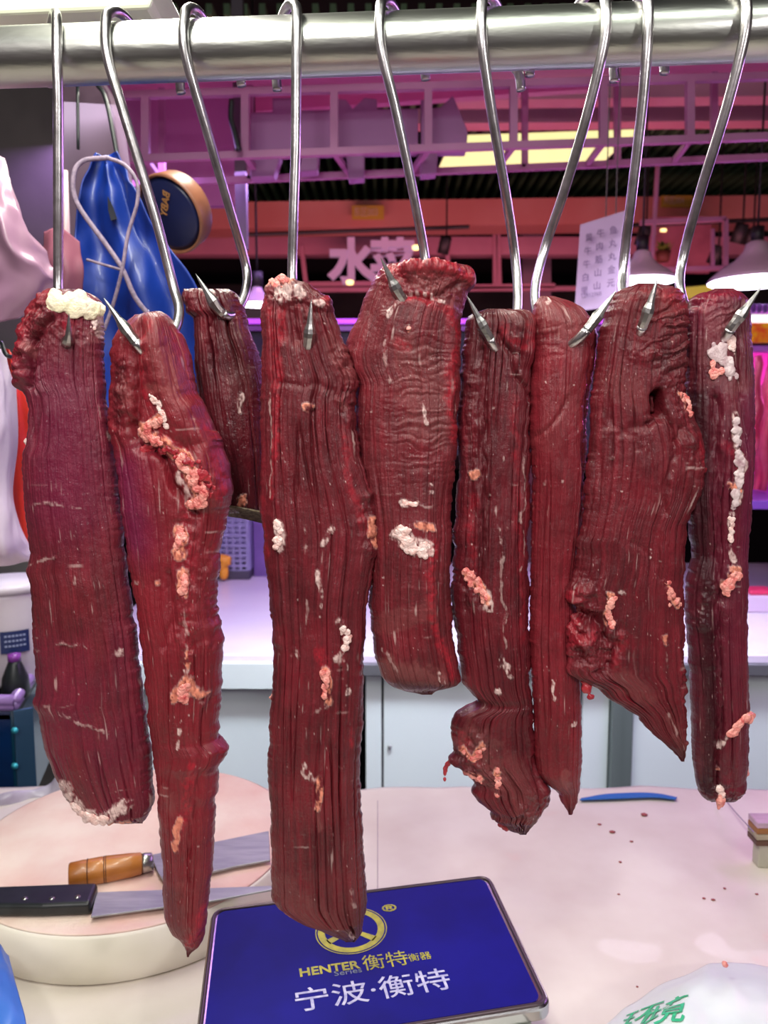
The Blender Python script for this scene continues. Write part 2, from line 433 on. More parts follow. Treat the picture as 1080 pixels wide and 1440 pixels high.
def globs(meat, pts, r, wd, m, name='fat_patch', dens=1.0, seed=0, flat=0.38, out=0.0, label=None, free=False, minr=0.3):
    """knobbly patch of fat lying on (or hanging from) a cut, along a pixel polyline"""
    rnd = random.Random(seed + int(pts[0][0] * 7 + pts[0][1])); iv, jf = ico(); b = MB()
    if len(pts) == 1: pts = [pts[0], (pts[0][0] + 0.1, pts[0][1] + 0.1)]
    seglen = [math.dist(p, q) for p, q in zip(pts, pts[1:])]; tot = sum(seglen)
    r *= 1.0; n = max(4, int((tot * 2 * wd + wd * wd * 3) / (r * r * 0.8) * dens))
    pxm = meat.Y / F
    for _ in range(n):
        t = rnd.random() * tot; k = 0
        while k < len(seglen) - 1 and t > seglen[k]: t -= seglen[k]; k += 1
        a, c = pts[k], pts[k + 1]; q = t / (seglen[k] + 1e-9)
        an = rnd.random() * 6.283; rr = wd * rnd.random() ** 0.5
        px = a[0] + (c[0] - a[0]) * q + rr * math.cos(an); py = a[1] + (c[1] - a[1]) * q + rr * math.sin(an)
        if free: p = PY(px, py, meat.Y - out); 
        else: p = meat.at(px, py) - Vector((0, out, 0))
        R = r * pxm * rnd.uniform(minr, 1.35); s3 = (rnd.uniform(0.8, 1.3), flat, rnd.uniform(0.8, 1.4))
        if not free: p.y += R * 0.12
        if free: p.y += rnd.uniform(-1, 1) * wd * pxm * 0.5
        ph = rnd.random() * 9
        vs = [Vector((v.x * s3[0], v.y * s3[1], v.z * s3[2])) * R * (1 + 0.16 * math.sin(v.x * 5 + ph) * math.cos(v.z * 4 + ph)) + p for v in iv]
        b.add(vs, jf)
    o = mesh_obj(name, b.v, b.f, m, meat.o, True)
    rm = o.modifiers.new('fuse', 'REMESH'); rm.mode = 'VOXEL'; rm.voxel_size = max(0.0005, r * pxm * 0.16); rm.use_smooth_shade = True
    sm_ = o.modifiers.new('soften', 'SMOOTH'); sm_.factor = 0.5; sm_.iterations = 7
    if label: o['label'] = label
    return o

cuts = {}
# ---- 1: far left, broad, fatty cream cap
cuts[1] = Meat('broad dark red beef cut at the far left with cream fat on its top', 0.66,
  [(406, 78), (414, 58), (430, 44), (460, 30), (500, 22), (530, 20), (545, 26), (556, 40), (580, 42), (625, 38), (640, 32), (700, 36), (780, 44), (802, 38), (815, 44), (900, 50), (970, 52), (985, 46), (1000, 56), (1050, 64), (1090, 80), (1120, 98), (1140, 122), (1152, 160), (1158, 180)],
  [(406, 105), (412, 130), (425, 144), (470, 145), (520, 147), (560, 148), (600, 155), (700, 166), (800, 178), (900, 193), (1000, 205), (1080, 213), (1125, 217), (1142, 213), (1152, 206), (1158, 200)],
  0.021, [
    ('lump', [(45, 520), (50, 470), (75, 430)], 26, 4.5), ('red', [(30, 520), (45, 450), (80, 420)], 16, 0.55),
    ('groove', [(56, 548), (60, 520), (62, 480), (85, 455)], 5, 5), ('ridge', [(40, 530), (46, 480), (70, 440)], 14, 4),
    ('mem', [(50, 490), (60, 500)], 9, 0.9), ('lump', [(95, 470), (130, 480)], 16, 1.2), ('red', [(105, 462), (118, 456)], 6, 0.8),
    ('fat', [(120, 430), (143, 440), (143, 470)], 8, 0.6), ('mem', [(135, 470), (140, 480)], 7, 0.8),
    ('pur', [(100, 560), (100, 700)], 70, 0.7), ('fat', [(50, 710), (90, 704), (130, 712)], 1.3, 0.1), ('fat', [(44, 795), (90, 780)], 1.5, 0.1),
    ('fat', [(92, 895), (135, 900)], 1.2, 0.1), ('fat', [(100, 995), (165, 1018)], 1.6, 0.1), ('fat', [(178, 908)], 6, 0.5), ('fat', [(118, 805), (119, 815)], 2.5, 0.2),
    ('fat', [(103, 1095), (112, 1112), (130, 1130), (165, 1135), (185, 1118)], 10, 0.9), ('peach', [(120, 1135), (160, 1150), (190, 1148)], 7, 0.6),
    ('red', [(36, 640), (38, 800), (52, 990)], 5, 0.5)],
  seed=101, groove=0.5, wander=0.5, purple=0.35)
globs(cuts[1], [(84, 424), (104, 436), (122, 432), (138, 438)], 9, 9, mat('cream_fat', (236, 226, 190), 0.34, 0, (226, 210, 186), 90, 0.6, 300), out=0.001, seed=3, label='cream white fat cap', dens=2.6, flat=0.3)
globs(cuts[1], [(138, 448), (141, 466)], 4.5, 4, M_FAT, seed=5, out=0.001)
globs(cuts[1], [(112, 1118), (132, 1134), (160, 1138)], 5, 6, M_FAT, seed=6, out=0.0003, flat=0.5, label='pinkish white fat')
globs(cuts[1], [(38, 620)], 4, 2, M_FAT, seed=7, free=True)

# ---- 2: folded, with a long ragged fat seam
cuts[2] = Meat('long folded beef cut second from the left with a ragged pink fat seam', 0.655,
  [(442, 192), (450, 182), (470, 166), (500, 158), (560, 154), (600, 155), (628, 162), (660, 164), (720, 172), (800, 184), (900, 200), (1000, 208), (1100, 220), (1200, 228), (1290, 232), (1312, 245), (1322, 258), (1346, 262)],
  [(442, 208), (452, 228), (470, 254), (500, 266), (560, 278), (590, 296), (620, 304), (650, 318), (690, 321), (740, 318), (800, 308), (850, 304), (900, 312), (960, 312), (1000, 308), (1042, 306), (1046, 322), (1062, 321), (1080, 306), (1110, 308), (1128, 301), (1150, 304), (1200, 300), (1260, 294), (1300, 292), (1325, 286), (1340, 270), (1346, 266)],
  0.022, [
    ('dark', [(178, 520), (172, 590)], 14, 0.5), ('dark', [(250, 1245), (258, 1290)], 16, 0.4), ('ridge', [(218, 460), (235, 520), (252, 570), (285, 625), (303, 690)], 20, 10), ('groove', [(195, 600), (215, 628), (245, 645), (262, 690)], 6, 4), ('groove', [(208, 470), (206, 560), (198, 620)], 6, 6),
    ('groove', [(200, 630), (235, 640), (262, 690), (285, 720)], 5, 5), ('lump', [(180, 520), (175, 600)], 16, 3), ('mem', [(185, 540), (190, 560)], 12, 0.6),
    ('mem', [(225, 500), (255, 530), (250, 570)], 16, 0.45), ('red', [(215, 470), (212, 540), (225, 600), (270, 640)], 7, 0.8), ('red', [(290, 600), (312, 650), (312, 700)], 8, 0.7),
    ('mem', [(222, 548), (250, 552)], 6, 0.8), ('peach', [(235, 590), (205, 612), (240, 618)], 8, 1.0), ('lump', [(240, 625), (280, 670), (290, 710)], 13, 3),
    ('peach', [(240, 622), (270, 650), (285, 690), (278, 705)], 8, 1.2), ('fat', [(262, 665), (276, 705)], 5, 0.6), ('pur', [(185, 660), (200, 760)], 26, 1.0),
    ('peach', [(262, 740), (262, 770)], 9, 1.2), ('peach', [(266, 800), (268, 825)], 8, 1.2), ('peach', [(232, 812)], 6, 0.5), ('fat', [(200, 815)], 4, 0.6),
    ('lump', [(268, 730), (272, 900)], 16, 2.5), ('red', [(272, 720), (275, 900), (280, 1000)], 8, 0.5), ('groove', [(245, 800), (250, 860), (240, 900)], 6, 2.5),
    ('fat', [(268, 850), (272, 900)], 2.5, 0.4), ('peach', [(272, 905), (273, 925)], 5, 0.8), ('fat', [(272, 935), (272, 975)], 4, 0.6), ('peach', [(255, 965), (272, 950), (290, 968)], 9, 1.2), ('fat', [(290, 982)], 5, 0.7),
    ('fat', [(262, 1000), (258, 1040)], 3, 0.2), ('red', [(275, 1060), (270, 1110), (255, 1170)], 9, 0.8), ('peach', [(258, 1140), (256, 1180)], 6, 0.6), ('mem', [(240, 1100), (245, 1130)], 9, 0.5),
    ('groove', [(300, 980), (285, 1100), (262, 1250)], 5, 2), ('mem', [(250, 1240), (258, 1290)], 18, 0.6), ('red', [(290, 1270), (275, 1310), (266, 1335)], 7, 0.8), ('lump', [(262, 1330), (280, 1310)], 12, 2),
    ('lump', [(300, 760), (306, 900)], 8, 2), ('lump', [(312, 1055)], 12, 2)],
  seed=202, groove=0.42, red=0.15, wander=1.3, jit=3)
globs(cuts[2], [(236, 592), (206, 610), (240, 622)], 5, 5, M_PEACH, seed=1, out=0.001, dens=0.9)
globs(cuts[2], [(224, 556), (240, 575), (246, 600)], 3.5, 3, M_FAT, seed=21, out=0.0002, flat=0.3)
globs(cuts[2], [(208, 628), (250, 632), (285, 652), (300, 690)], 4, 5, M_SCRAP, 'meat_fold', seed=22, out=0.0006, label='raw red folded edge')
globs(cuts[2], [(262, 640), (284, 672), (292, 700), (272, 705)], 5.5, 6, M_PEACH, seed=2, out=0.001, dens=0.9, label='pink fatty seam')
globs(cuts[2], [(268, 800), (267, 826)], 4.5, 4, M_PEACH, seed=4, out=0.001)
globs(cuts[2], [(262, 738), (260, 762)], 4.5, 6, M_PEACH, seed=5, out=0.0005)
globs(cuts[2], [(271, 948), (262, 968), (276, 966)], 4, 5, M_PEACH, seed=6, out=0.0003)

# ---- 3: short piece behind
cuts[3] = Meat('short dark beef cut hanging behind, between the second and fourth cuts', 0.70,
  [(406, 257), (420, 256), (442, 262), (446, 272), (520, 274), (560, 280), (640, 300), (700, 318), (722, 322)],
  [(406, 320), (412, 334), (440, 346), (470, 352), (500, 366), (540, 376), (640, 378), (700, 372), (722, 370)],
  0.020, [('fat', [(262, 410), (290, 410)], 2.5, 0.4), ('groove', [(303, 450), (305, 520)], 4, 3), ('lump', [(270, 430)], 14, 1.5), ('lump', [(320, 420), (345, 440)], 10, 1.5),
    ('mem', [(335, 460), (345, 560)], 15, 0.35), ('red', [(340, 430), (350, 480)], 6, 0.4), ('fat', [(343, 560), (345, 580)], 4, 0.3), ('peach', [(342, 706)], 9, 0.8)],
  seed=303, groove=0.9, dark=0.5, cap=(18, 12), jit=1.6, NR=260, NF=150, NB=40)
rim = MB()
for k in range(9):
    rim.tube(catmull([PY(318, 712 + k * 1.6, 0.690 + 0.004 * k), PY(340, 715 + k * 1.6, 0.682 + 0.004 * k), PY(376, 722 + k * 1.8, 0.688 + 0.004 * k)], 4), 0.0011, 5)
o = rim.obj('cut_end_membrane', mat('tan_membrane', (120, 108, 84), 0.5, 0, (70, 55, 45), 300), cuts[3].o, True); o['label'] = 'olive grey striped membrane at the cut end'

# ---- 4: longest
cuts[4] = Meat('longest straight beef cut, fourth from the left, with a ragged pale top', 0.645,
  [(391, 388), (400, 378), (418, 372), (440, 368), (600, 367), (700, 366), (800, 374), (880, 382), (920, 385), (1000, 380), (1100, 378), (1200, 380), (1262, 380), (1272, 392), (1284, 412), (1296, 440), (1305, 455), (1318, 478), (1325, 490)],
  [(391, 400), (396, 430), (405, 444), (422, 462), (424, 464), (450, 474), (480, 484), (510, 494), (535, 508), (548, 508), (560, 500), (600, 500), (640, 506), (700, 524), (745, 532), (780, 528), (830, 518), (860, 514), (960, 511), (1100, 508), (1200, 512), (1260, 516), (1300, 512), (1318, 506), (1325, 497)],
  0.020, [
    ('lump', [(390, 410), (420, 420), (455, 430)], 22, 4.5), ('red', [(375, 420), (385, 470), (395, 560)], 7, 0.6), ('peach', [(388, 398), (410, 402)], 8, 1.2), ('fat', [(400, 418), (420, 416)], 12, 0.9),
    ('red', [(455, 430), (462, 420)], 8, 0.6), ('fat', [(450, 430)], 8, 0.5), ('groove', [(398, 440), (402, 480)], 5, 4), ('groove', [(412, 440), (418, 480)], 7, 5), ('red', [(397, 440), (397, 540), (392, 640)], 5, 0.9),
    ('ridge', [(393, 450), (393, 900)], 7, 1.8), ('red', [(388, 560), (386, 700)], 4, 0.7), ('fat', [(382, 540), (384, 700)], 1.5, 0.1),
    ('lump', [(480, 500), (500, 540), (490, 575)], 16, 3), ('groove', [(400, 540), (430, 546), (450, 540), (480, 560)], 4, 0.9), ('mem', [(470, 480), (490, 530)], 14, 0.45), ('mem', [(485, 570)], 8, 0.6),
    ('peach', [(435, 572)], 7, 1.0), ('red', [(485, 600), (490, 680), (515, 740)], 6, 0.6), ('lump', [(515, 700), (520, 770)], 13, 3), ('peach', [(520, 730), (525, 760)], 6, 0.6),
    ('fat', [(397, 735), (397, 765)], 6, 0.9), ('fat', [(432, 738), (433, 770)], 2, 0.3), ('fat', [(458, 760), (470, 745)], 4, 0.5), ('fat', [(472, 742)], 4, 0.5),
    ('fat', [(452, 800), (450, 850)], 3, 0.5), ('fat', [(434, 840), (433, 870)], 2, 0.3), ('fat', [(480, 870), (490, 880), (488, 905), (476, 912), (490, 930)], 5, 0.9), ('fat', [(492, 962)], 5, 0.6),
    ('red', [(452, 910), (460, 935)], 9, 0.8), ('peach', [(460, 935), (462, 975)], 7, 1.2), ('fat', [(420, 905), (424, 915)], 3, 0.3),
    ('fat', [(447, 992), (462, 985)], 2.5, 0.3), ('red', [(494, 1020), (494, 1040)], 4, 0.6), ('fat', [(430, 1060), (436, 1080), (450, 1090)], 3, 0.5), ('peach', [(450, 1080), (452, 1120)], 5, 0.9), ('mem', [(452, 1120), (450, 1150)], 4, 0.7),
    ('fat', [(497, 1240), (498, 1262)], 2.5, 0.3), ('fat', [(496, 1298), (500, 1312)], 4, 0.6), ('peach', [(395, 1268), (420, 1286)], 5, 0.4), ('mem', [(400, 1230), (470, 1290)], 20, 0.35),
    ('red', [(372, 700), (376, 900)], 4, 0.5)],
  seed=404, groove=0.95, dark=0.12, wander=0.6, jit=2.4)
globs(cuts[4], [(396, 730), (397, 765)], 4, 4, M_FAT, seed=1, out=0.0003, flat=0.5)
globs(cuts[4], [(484, 874), (490, 890), (486, 906)], 4, 3.5, M_FAT, seed=2, out=0.0003, flat=0.5)
globs(cuts[4], [(459, 935), (461, 972)], 4.5, 4, M_PEACH, seed=3, out=0.0005)
globs(cuts[4], [(385, 400), (408, 404)], 5, 5, M_PEACH, seed=8, out=0.0005, label='pale ragged trimmings at the top')
globs(cuts[4], [(385, 977), (383, 984)], 3.5, 2, M_PEACH, seed=9, free=True)

# ---- 5: middle, wrinkled
cuts[5] = Meat('short thick beef cut in the middle with a rounded grey bottom', 0.66,
  [(370, 560), (378, 536), (400, 520), (440, 505), (470, 492), (500, 484), (520, 488), (540, 500), (600, 500), (660, 505), (740, 515), (800, 518), (860, 520), (920, 526), (950, 536), (965, 552), (972, 570), (977, 600)],
  [(370, 600), (374, 640), (378, 660), (398, 667), (410, 660), (450, 650), (520, 648), (600, 644), (700, 636), (800, 634), (880, 636), (930, 644), (955, 648), (963, 640), (968, 618), (977, 606)],
  0.026, [
    ('lump', [(560, 390), (640, 395)], 26, 3.5), ('red', [(545, 385), (600, 380), (655, 395)], 12, 0.8), ('mem', [(590, 400), (610, 410)], 16, 0.5), ('ridge', [(570, 385), (655, 392)], 12, 4),
    ('groove', [(560, 425), (600, 430), (640, 410)], 4, 3), ('fat', [(545, 450), (565, 425), (590, 422), (625, 430)], 3.5, 0.3), ('red', [(560, 432), (595, 426), (625, 440), (640, 470), (628, 560), (636, 620)], 7, 0.75),
    ('ridge', [(632, 440), (630, 560), (632, 640)], 9, 2.5), ('wrink', [(600, 520), (590, 620)], 55, 1.0), ('wrink', [(590, 820)], 45, 0.5), ('mem', [(580, 500), (600, 600)], 32, 0.5), ('mem', [(600, 540), (620, 600)], 20, 0.4),
    ('fat', [(540, 480), (545, 540)], 2, 0.2), ('fat', [(588, 570), (596, 592)], 3, 0.4), ('peach', [(574, 467)], 5, 1.2), ('red', [(560, 486), (570, 490)], 7, 0.5),
    ('fat', [(568, 702), (588, 703)], 4, 0.5), ('fat', [(605, 680), (607, 690)], 3, 0.3), ('fat', [(560, 742), (575, 760), (598, 765)], 11, 1.1), ('peach', [(590, 732), (603, 735)], 8, 0.7),
    ('red', [(608, 760), (602, 860), (620, 900), (634, 945)], 7, 0.8), ('ridge', [(610, 740), (603, 860)], 8, 2), ('mem', [(600, 850), (540, 870)], 16, 0.5),
    ('dark', [(560, 950), (600, 960)], 18, 0.55), ('mem', [(540, 940), (600, 950)], 28, 0.85), ('mem', [(570, 962)], 18, 0.9), ('fat', [(612, 938), (618, 950)], 4, 0.1), ('fat', [(540, 905), (555, 930)], 2, 0.1)],
  seed=505, groove=0.45, wander=1.0, jit=2.0, cap=(22, 34), bulge=4)
globs(cuts[5], [(566, 742), (574, 762), (596, 766)], 4.5, 8, M_FAT, seed=1, out=0.0003, flat=0.45)
globs(cuts[5], [(574, 467)], 3.5, 2.5, M_PEACH, seed=2)
globs(cuts[5], [(568, 703), (586, 703)], 3, 2, M_FAT, seed=3, flat=0.5)

# ---- 6
cuts[6] = Meat('beef cut sixth from the left with a torn notch and dangling scraps', 0.672,
  [(434, 690), (440, 664), (452, 655), (500, 650), (560, 645), (600, 644), (700, 643), (760, 640), (840, 636), (900, 640), (960, 650), (975, 662), (986, 676), (992, 664), (998, 644), (1012, 637), (1050, 634), (1070, 630), (1085, 650), (1100, 664), (1112, 660), (1128, 674), (1138, 690), (1150, 688), (1158, 712), (1165, 710), (1174, 735)],
  [(434, 712), (440, 738), (455, 752), (480, 750), (540, 748), (700, 745), (850, 742), (1000, 748), (1050, 752), (1090, 765), (1110, 776), (1125, 772), (1140, 764), (1155, 752), (1168, 745), (1174, 740)],
  0.019, [
    ('groove', [(700, 470), (720, 520), (745, 560)], 4, 4), ('red', [(745, 455), (735, 490), (715, 480), (705, 460)], 8, 0.7), ('ridge', [(735, 450), (740, 500)], 14, 5), ('mem', [(720, 445), (735, 455)], 12, 0.5),
    ('groove', [(675, 500), (676, 700), (672, 840)], 5, 3.5), ('lump', [(658, 520), (660, 640)], 10, 2), ('peach', [(665, 667)], 9, 1.2), ('red', [(660, 700), (665, 800)], 6, 0.6),
    ('lump', [(655, 800), (670, 840)], 16, 2.5), ('peach', [(655, 800), (668, 820), (678, 835)], 8, 1.0), ('fat', [(682, 830), (680, 845)], 6, 0.6), ('fat', [(700, 740), (703, 830), (706, 900)], 2.2, 0.7),
    ('fat', [(733, 640), (732, 800)], 1.2, 0.1), ('fat', [(705, 640)], 2.5, 0.4), ('fat', [(697, 925), (700, 915), (712, 940)], 3, 0.4), ('fat', [(695, 960)], 4, 0.4), ('red', [(720, 560), (724, 700), (735, 900)], 5, 0.5),
    ('lump', [(660, 1040), (680, 1080), (640, 1070)], 26, 3), ('mem', [(660, 1030), (700, 1080)], 24, 0.6), ('peach', [(650, 1050), (665, 1055), (672, 1040)], 6, 1), ('peach', [(650, 1078), (675, 1085)], 5, 1), ('peach', [(697, 1075)], 6, 1.2), ('peach', [(695, 1103)], 4, 1),
    ('red', [(640, 1030), (665, 1060)], 10, 0.6), ('lump', [(730, 1130), (760, 1110)], 22, 2.5), ('mem', [(720, 1070), (735, 1140)], 20, 0.5), ('groove', [(752, 1060), (758, 1130)], 4, 3)],
  seed=606, groove=0.8, dark=0.3, wander=0.9, jit=3.5)
globs(cuts[6], [(656, 800), (668, 818), (680, 836)], 4, 6, M_PEACH, seed=1)
globs(cuts[6], [(652, 1050), (668, 1056), (676, 1040)], 3.5, 3.5, M_PEACH, seed=2)
globs(cuts[6], [(650, 1078), (674, 1088)], 3.5, 3, M_PEACH, seed=3)
globs(cuts[6], [(697, 1072), (696, 1104)], 3.5, 3, M_PEACH, seed=4, dens=0.5)
globs(cuts[6], [(634, 1070), (627, 1078), (625, 1096)], 2.6, 1.2, M_SCRAP, 'meat_scrap', seed=5, free=True, flat=1, dens=2)
globs(cuts[6], [(694, 1140), (705, 1158), (722, 1166)], 5, 3, M_SCRAP, 'meat_scrap', seed=6, free=True, flat=1)

# ---- 7
cuts[7] = Meat('slim smooth beef cut seventh from the left with a narrow pointed bottom', 0.668,
  [(416, 762), (425, 752), (450, 748), (500, 748), (600, 743), (640, 746), (700, 748), (900, 745), (1000, 750), (1060, 752), (1085, 755), (1105, 772), (1112, 784), (1130, 790), (1146, 800)],
  [(416, 775), (422, 800), (435, 822), (455, 836), (475, 840), (520, 834), (560, 828), (640, 824), (700, 822), (800, 812), (900, 812), (950, 815), (1000, 817), (1060, 818), (1110, 815), (1135, 810), (1146, 804)],
  0.020, [
    ('mem', [(770, 440), (800, 460)], 26, 0.45), ('fat', [(763, 420), (770, 428)], 5, 0.3), ('mem', [(760, 620), (790, 560)], 20, 0.25), ('fat', [(762, 677)], 2.5, 0.4), ('fat', [(781, 677)], 2.5, 0.4),
    ('groove', [(748, 610), (770, 600), (790, 560)], 4, 1.5), ('fat', [(775, 955), (772, 970), (778, 978)], 3, 0.5), ('mem', [(790, 1080), (795, 1100)], 8, 0.7), ('wrink', [(775, 480)], 40, 0.5), ('groove', [(824, 480), (816, 700), (808, 850)], 5, 2),
    ('red', [(780, 850), (785, 1000)], 22, 0.18), ('fat', [(801, 1009)], 4, 0.3)],
  seed=707, groove=0.3, wander=1.2, jit=1.3, red=0.08)

# ---- 8
cuts[8] = Meat('wide thin beef cut second from the right with a dark hole', 0.652,
  [(398, 905), (403, 880), (415, 862), (440, 850), (480, 842), (540, 832), (640, 826), (700, 822), (755, 814), (765, 808), (775, 812), (800, 810), (828, 800), (845, 805), (870, 800), (885, 797), (905, 797), (945, 795), (952, 806), (965, 838), (980, 848), (990, 870), (1005, 893), (1025, 908), (1045, 932), (1060, 950), (1071, 961)],
  [(398, 920), (402, 945), (410, 960), (440, 966), (500, 966), (550, 964), (570, 970), (600, 980), (630, 990), (660, 988), (700, 984), (740, 966), (800, 962), (840, 960), (900, 963), (960, 966), (985, 964), (1020, 964), (1050, 966), (1071, 963)],
  [(398, 0.022), (700, 0.017), (950, 0.010), (1071, 0.006)], [
    ('wrink', [(935, 440), (945, 500)], 34, 3.2, 0.25), ('red', [(925, 420), (955, 430)], 14, 0.55), ('red', [(870, 430), (900, 410)], 10, 0.3), ('mem', [(900, 425), (925, 440)], 14, 0.4), ('lump', [(935, 530), (955, 560)], 22, 3.5),
    ('wrink', [(890, 470)], 30, 0.6, -0.4), ('lump', [(915, 500), (880, 500)], 12, 2), ('mem', [(860, 540), (890, 560)], 22, 0.3),
    ('groove', [(914, 556), (913, 578)], 7, 26), ('groove', [(900, 596), (925, 586), (938, 620)], 4, 4), ('groove', [(945, 600), (930, 680), (925, 720)], 4, 3), ('ridge', [(960, 610), (970, 680)], 12, 3), ('lump', [(955, 600), (980, 660)], 14, 2.5),
    ('red', [(975, 610), (985, 660)], 6, 0.6), ('peach', [(945, 553), (958, 560), (965, 580)], 4, 0.7), ('groove', [(850, 592), (872, 604), (900, 598)], 6, 1.2), ('lump', [(840, 605), (890, 612)], 14, 1.2),
    ('ridge', [(812, 832)], 14, 7), ('ridge', [(818, 893)], 15, 8), ('groove', [(812, 862), (840, 868)], 8, 5), ('lump', [(815, 830), (815, 900), (835, 930), (850, 890)], 24, 4.2), ('red', [(808, 830), (805, 900), (825, 885)], 10, 0.6), ('red', [(870, 890), (860, 930)], 8, 0.4), ('peach', [(855, 835), (850, 870)], 5, 1.2), ('groove', [(835, 870), (860, 905), (840, 945)], 5, 4),
    ('groove', [(880, 760), (905, 770), (930, 820)], 4, 1), ('mem', [(870, 950), (900, 970)], 18, 0.45), ('mem', [(940, 1010), (955, 1050)], 10, 0.55), ('fat', [(936, 1000), (955, 1048)], 2, 0.2),
    ('peach', [(930, 815), (940, 835), (952, 850)], 5, 1.0), ('peach', [(930, 893), (934, 900)], 5, 0.8), ('fat', [(933, 905), (935, 935)], 1.8, 0.3), ('fat', [(856, 646)], 2.5, 0.3), ('fat', [(870, 830)], 4, 0.4), ('fat', [(910, 778)], 3, 0.3), ('lump', [(962, 900), (964, 1040)], 6, 2)],
  seed=808, groove=0.5, dark=0.1, wander=1.2, jit=3.2, NF=230)
globs(cuts[8], [(856, 832), (848, 852), (855, 874)], 4, 3, M_PEACH, seed=1, out=0.0006, dens=1.3)
globs(cuts[8], [(933, 812), (936, 828), (950, 848)], 3.6, 3, M_PEACH, seed=2, out=0.0006)
globs(cuts[8], [(932, 820), (936, 850)], 2.4, 1.2, M_PEACH, seed=12, out=0.0006)
globs(cuts[8], [(948, 552), (960, 560), (966, 582)], 3.5, 4, M_PEACH, seed=3, out=0.0004)
globs(cuts[8], [(801, 908), (803, 918)], 4, 2, M_PEACH, seed=4, free=True)
globs(cuts[8], [(826, 960), (832, 978)], 6, 4, M_SCRAP, 'meat_scrap', seed=5, free=True, flat=0.8)

# ---- 9
cuts[9] = Meat('narrow beef cut at the far right with knobbly grey and white fat', 0.662,
  [(405, 1010), (410, 990), (420, 975), (440, 966), (560, 964), (700, 963), (780, 974), (810, 966), (860, 964), (900, 968), (960, 972), (1060, 975), (1100, 980), (1118, 985), (1128, 1002)],
  [(405, 1030), (410, 1042), (425, 1055), (450, 1053), (500, 1056), (560, 1058), (640, 1058), (700, 1054), (800, 1050), (900, 1049), (1000, 1052), (1080, 1050), (1110, 1046), (1124, 1040), (1128, 1020)],
  0.022, [
    ('lump', [(975, 425), (1010, 415)], 14, 3), ('red', [(975, 430), (1000, 415), (1030, 412)], 12, 0.6), ('mem', [(1000, 450), (1010, 500)], 22, 0.7), ('wrink', [(1005, 450)], 18, 1.5, 0.6),
    ('mem', [(985, 490), (1000, 530), (1020, 540)], 16, 0.8), ('groove', [(1030, 430), (1026, 520), (1028, 640)], 4, 2), ('pur', [(1042, 560), (1042, 800)], 18, 0.9),
    ('dark', [(970, 560), (975, 700), (985, 900), (988, 1100)], 14, 0.75), ('groove', [(992, 560), (1000, 760), (1000, 900), (1000, 1100)], 6, 5), ('lump', [(985, 820), (975, 870)], 10, 3), ('fat', [(1020, 585), (1022, 620), (1026, 650), (1020, 700)], 6, 0.8), ('red', [(1010, 625), (1018, 655)], 6, 0.9), ('peach', [(1012, 680), (1022, 685)], 4, 0.8),
    ('fat', [(1016, 720), (1015, 755)], 4, 0.8), ('fat', [(1016, 765), (1022, 785)], 4, 0.5), ('peach', [(1020, 800), (1008, 820)], 8, 1), ('fat', [(1003, 950), (1003, 985)], 2, 0.5),
    ('fat', [(1008, 1020), (1003, 1040)], 4, 0.5), ('peach', [(1003, 1070)], 3, 0.8), ('red', [(1015, 1080), (1020, 1100)], 6, 0.4), ('lump', [(1000, 1100), (1035, 1115)], 18, 3), ('fat', [(985, 1112), (1004, 1118)], 2, 0.2), ('mem', [(985, 900), (985, 1100)], 10, 0.5)],
  seed=909, groove=0.6, dark=0.3, wander=0.8, jit=1.6, purple=0.4)
M_GREYFAT = mat('grey_white_fat', (210, 190, 190), 0.32, 0, (160, 125, 132), 110, 0.4, 400)
globs(cuts[9], [(982, 488), (1000, 500), (1010, 515), (1016, 530)], 6, 8, M_GREYFAT, seed=1, out=0.0008, dens=0.9, label='knobbly grey white fat')
globs(cuts[9], [(1010, 478), (1018, 500)], 5, 5, M_FAT, seed=2, out=0.001)
globs(cuts[9], [(990, 515), (985, 530), (1000, 522)], 4, 3, M_PEACH, seed=13, out=0.002)
globs(cuts[9], [(1020, 588), (1020, 610), (1024, 640), (1022, 690), (1017, 710)], 4.5, 4.5, M_GREYFAT, seed=3, out=0.0008)
globs(cuts[9], [(1016, 722), (1016, 756)], 3.5, 2.5, M_FAT, seed=4, out=0.0005)
globs(cuts[9], [(1029, 798), (1015, 808), (1007, 826)], 5.5, 5.5, M_PEACH, seed=5, out=0.002, label='pink pink fat lump')
globs(cuts[9], [(1046, 1000), (1030, 1006), (1015, 1018)], 6, 6, M_PEACH, seed=6, out=0.002, label='pink pink fat lump')
globs(cuts[9], [(1050, 1080), (1050, 1098)], 5, 3.5, M_PEACH, seed=7, free=True)
globs(cuts[9], [(1014, 1100), (1013, 1118)], 4.5, 2.5, M_FAT, seed=8, free=True, flat=1, out=0.010, dens=1.4)
globs(cuts[9], [(1013, 1118), (1013, 1136)], 5.5, 3.5, M_PEACH, 'fat_drip', seed=8, free=True, flat=1, out=0.010, dens=1.4)
globs(cuts[9], [(1057, 548), (1061, 566)], 3, 1.5, M_PEACH, seed=9, free=True, flat=1)

# ================================================================== rail and S-hooks
RA, RB = PY(-60, 83.5, 0.693), PY(1140, 39.5, 0.655)
RR = 0.0228
def rail_at(px):
    lo, hi = 0.0, 1.0
    for _ in range(40):
        m_ = (lo + hi) / 2; p = RA.lerp(RB, m_)
        d = p - Vector((0, 0, CAMZ)); depth = d.y * CP - d.z * SP
        if 540 + F * d.x / depth < px: lo = m_
        else: hi = m_
    return RA.lerp(RB, lo)
d_ = (RB - RA).normalized()
o = mesh_obj('steel_rail', *tube_geo([RA - d_ * 0.35 + (RB - RA) * k / 20 * (1 + 0.7 / (RB - RA).length) for k in range(21)], RR, 48), M_STEEL, None, True)
tag(o, 'thick horizontal stainless steel rail across the top that the hooks hang on', 'rail')

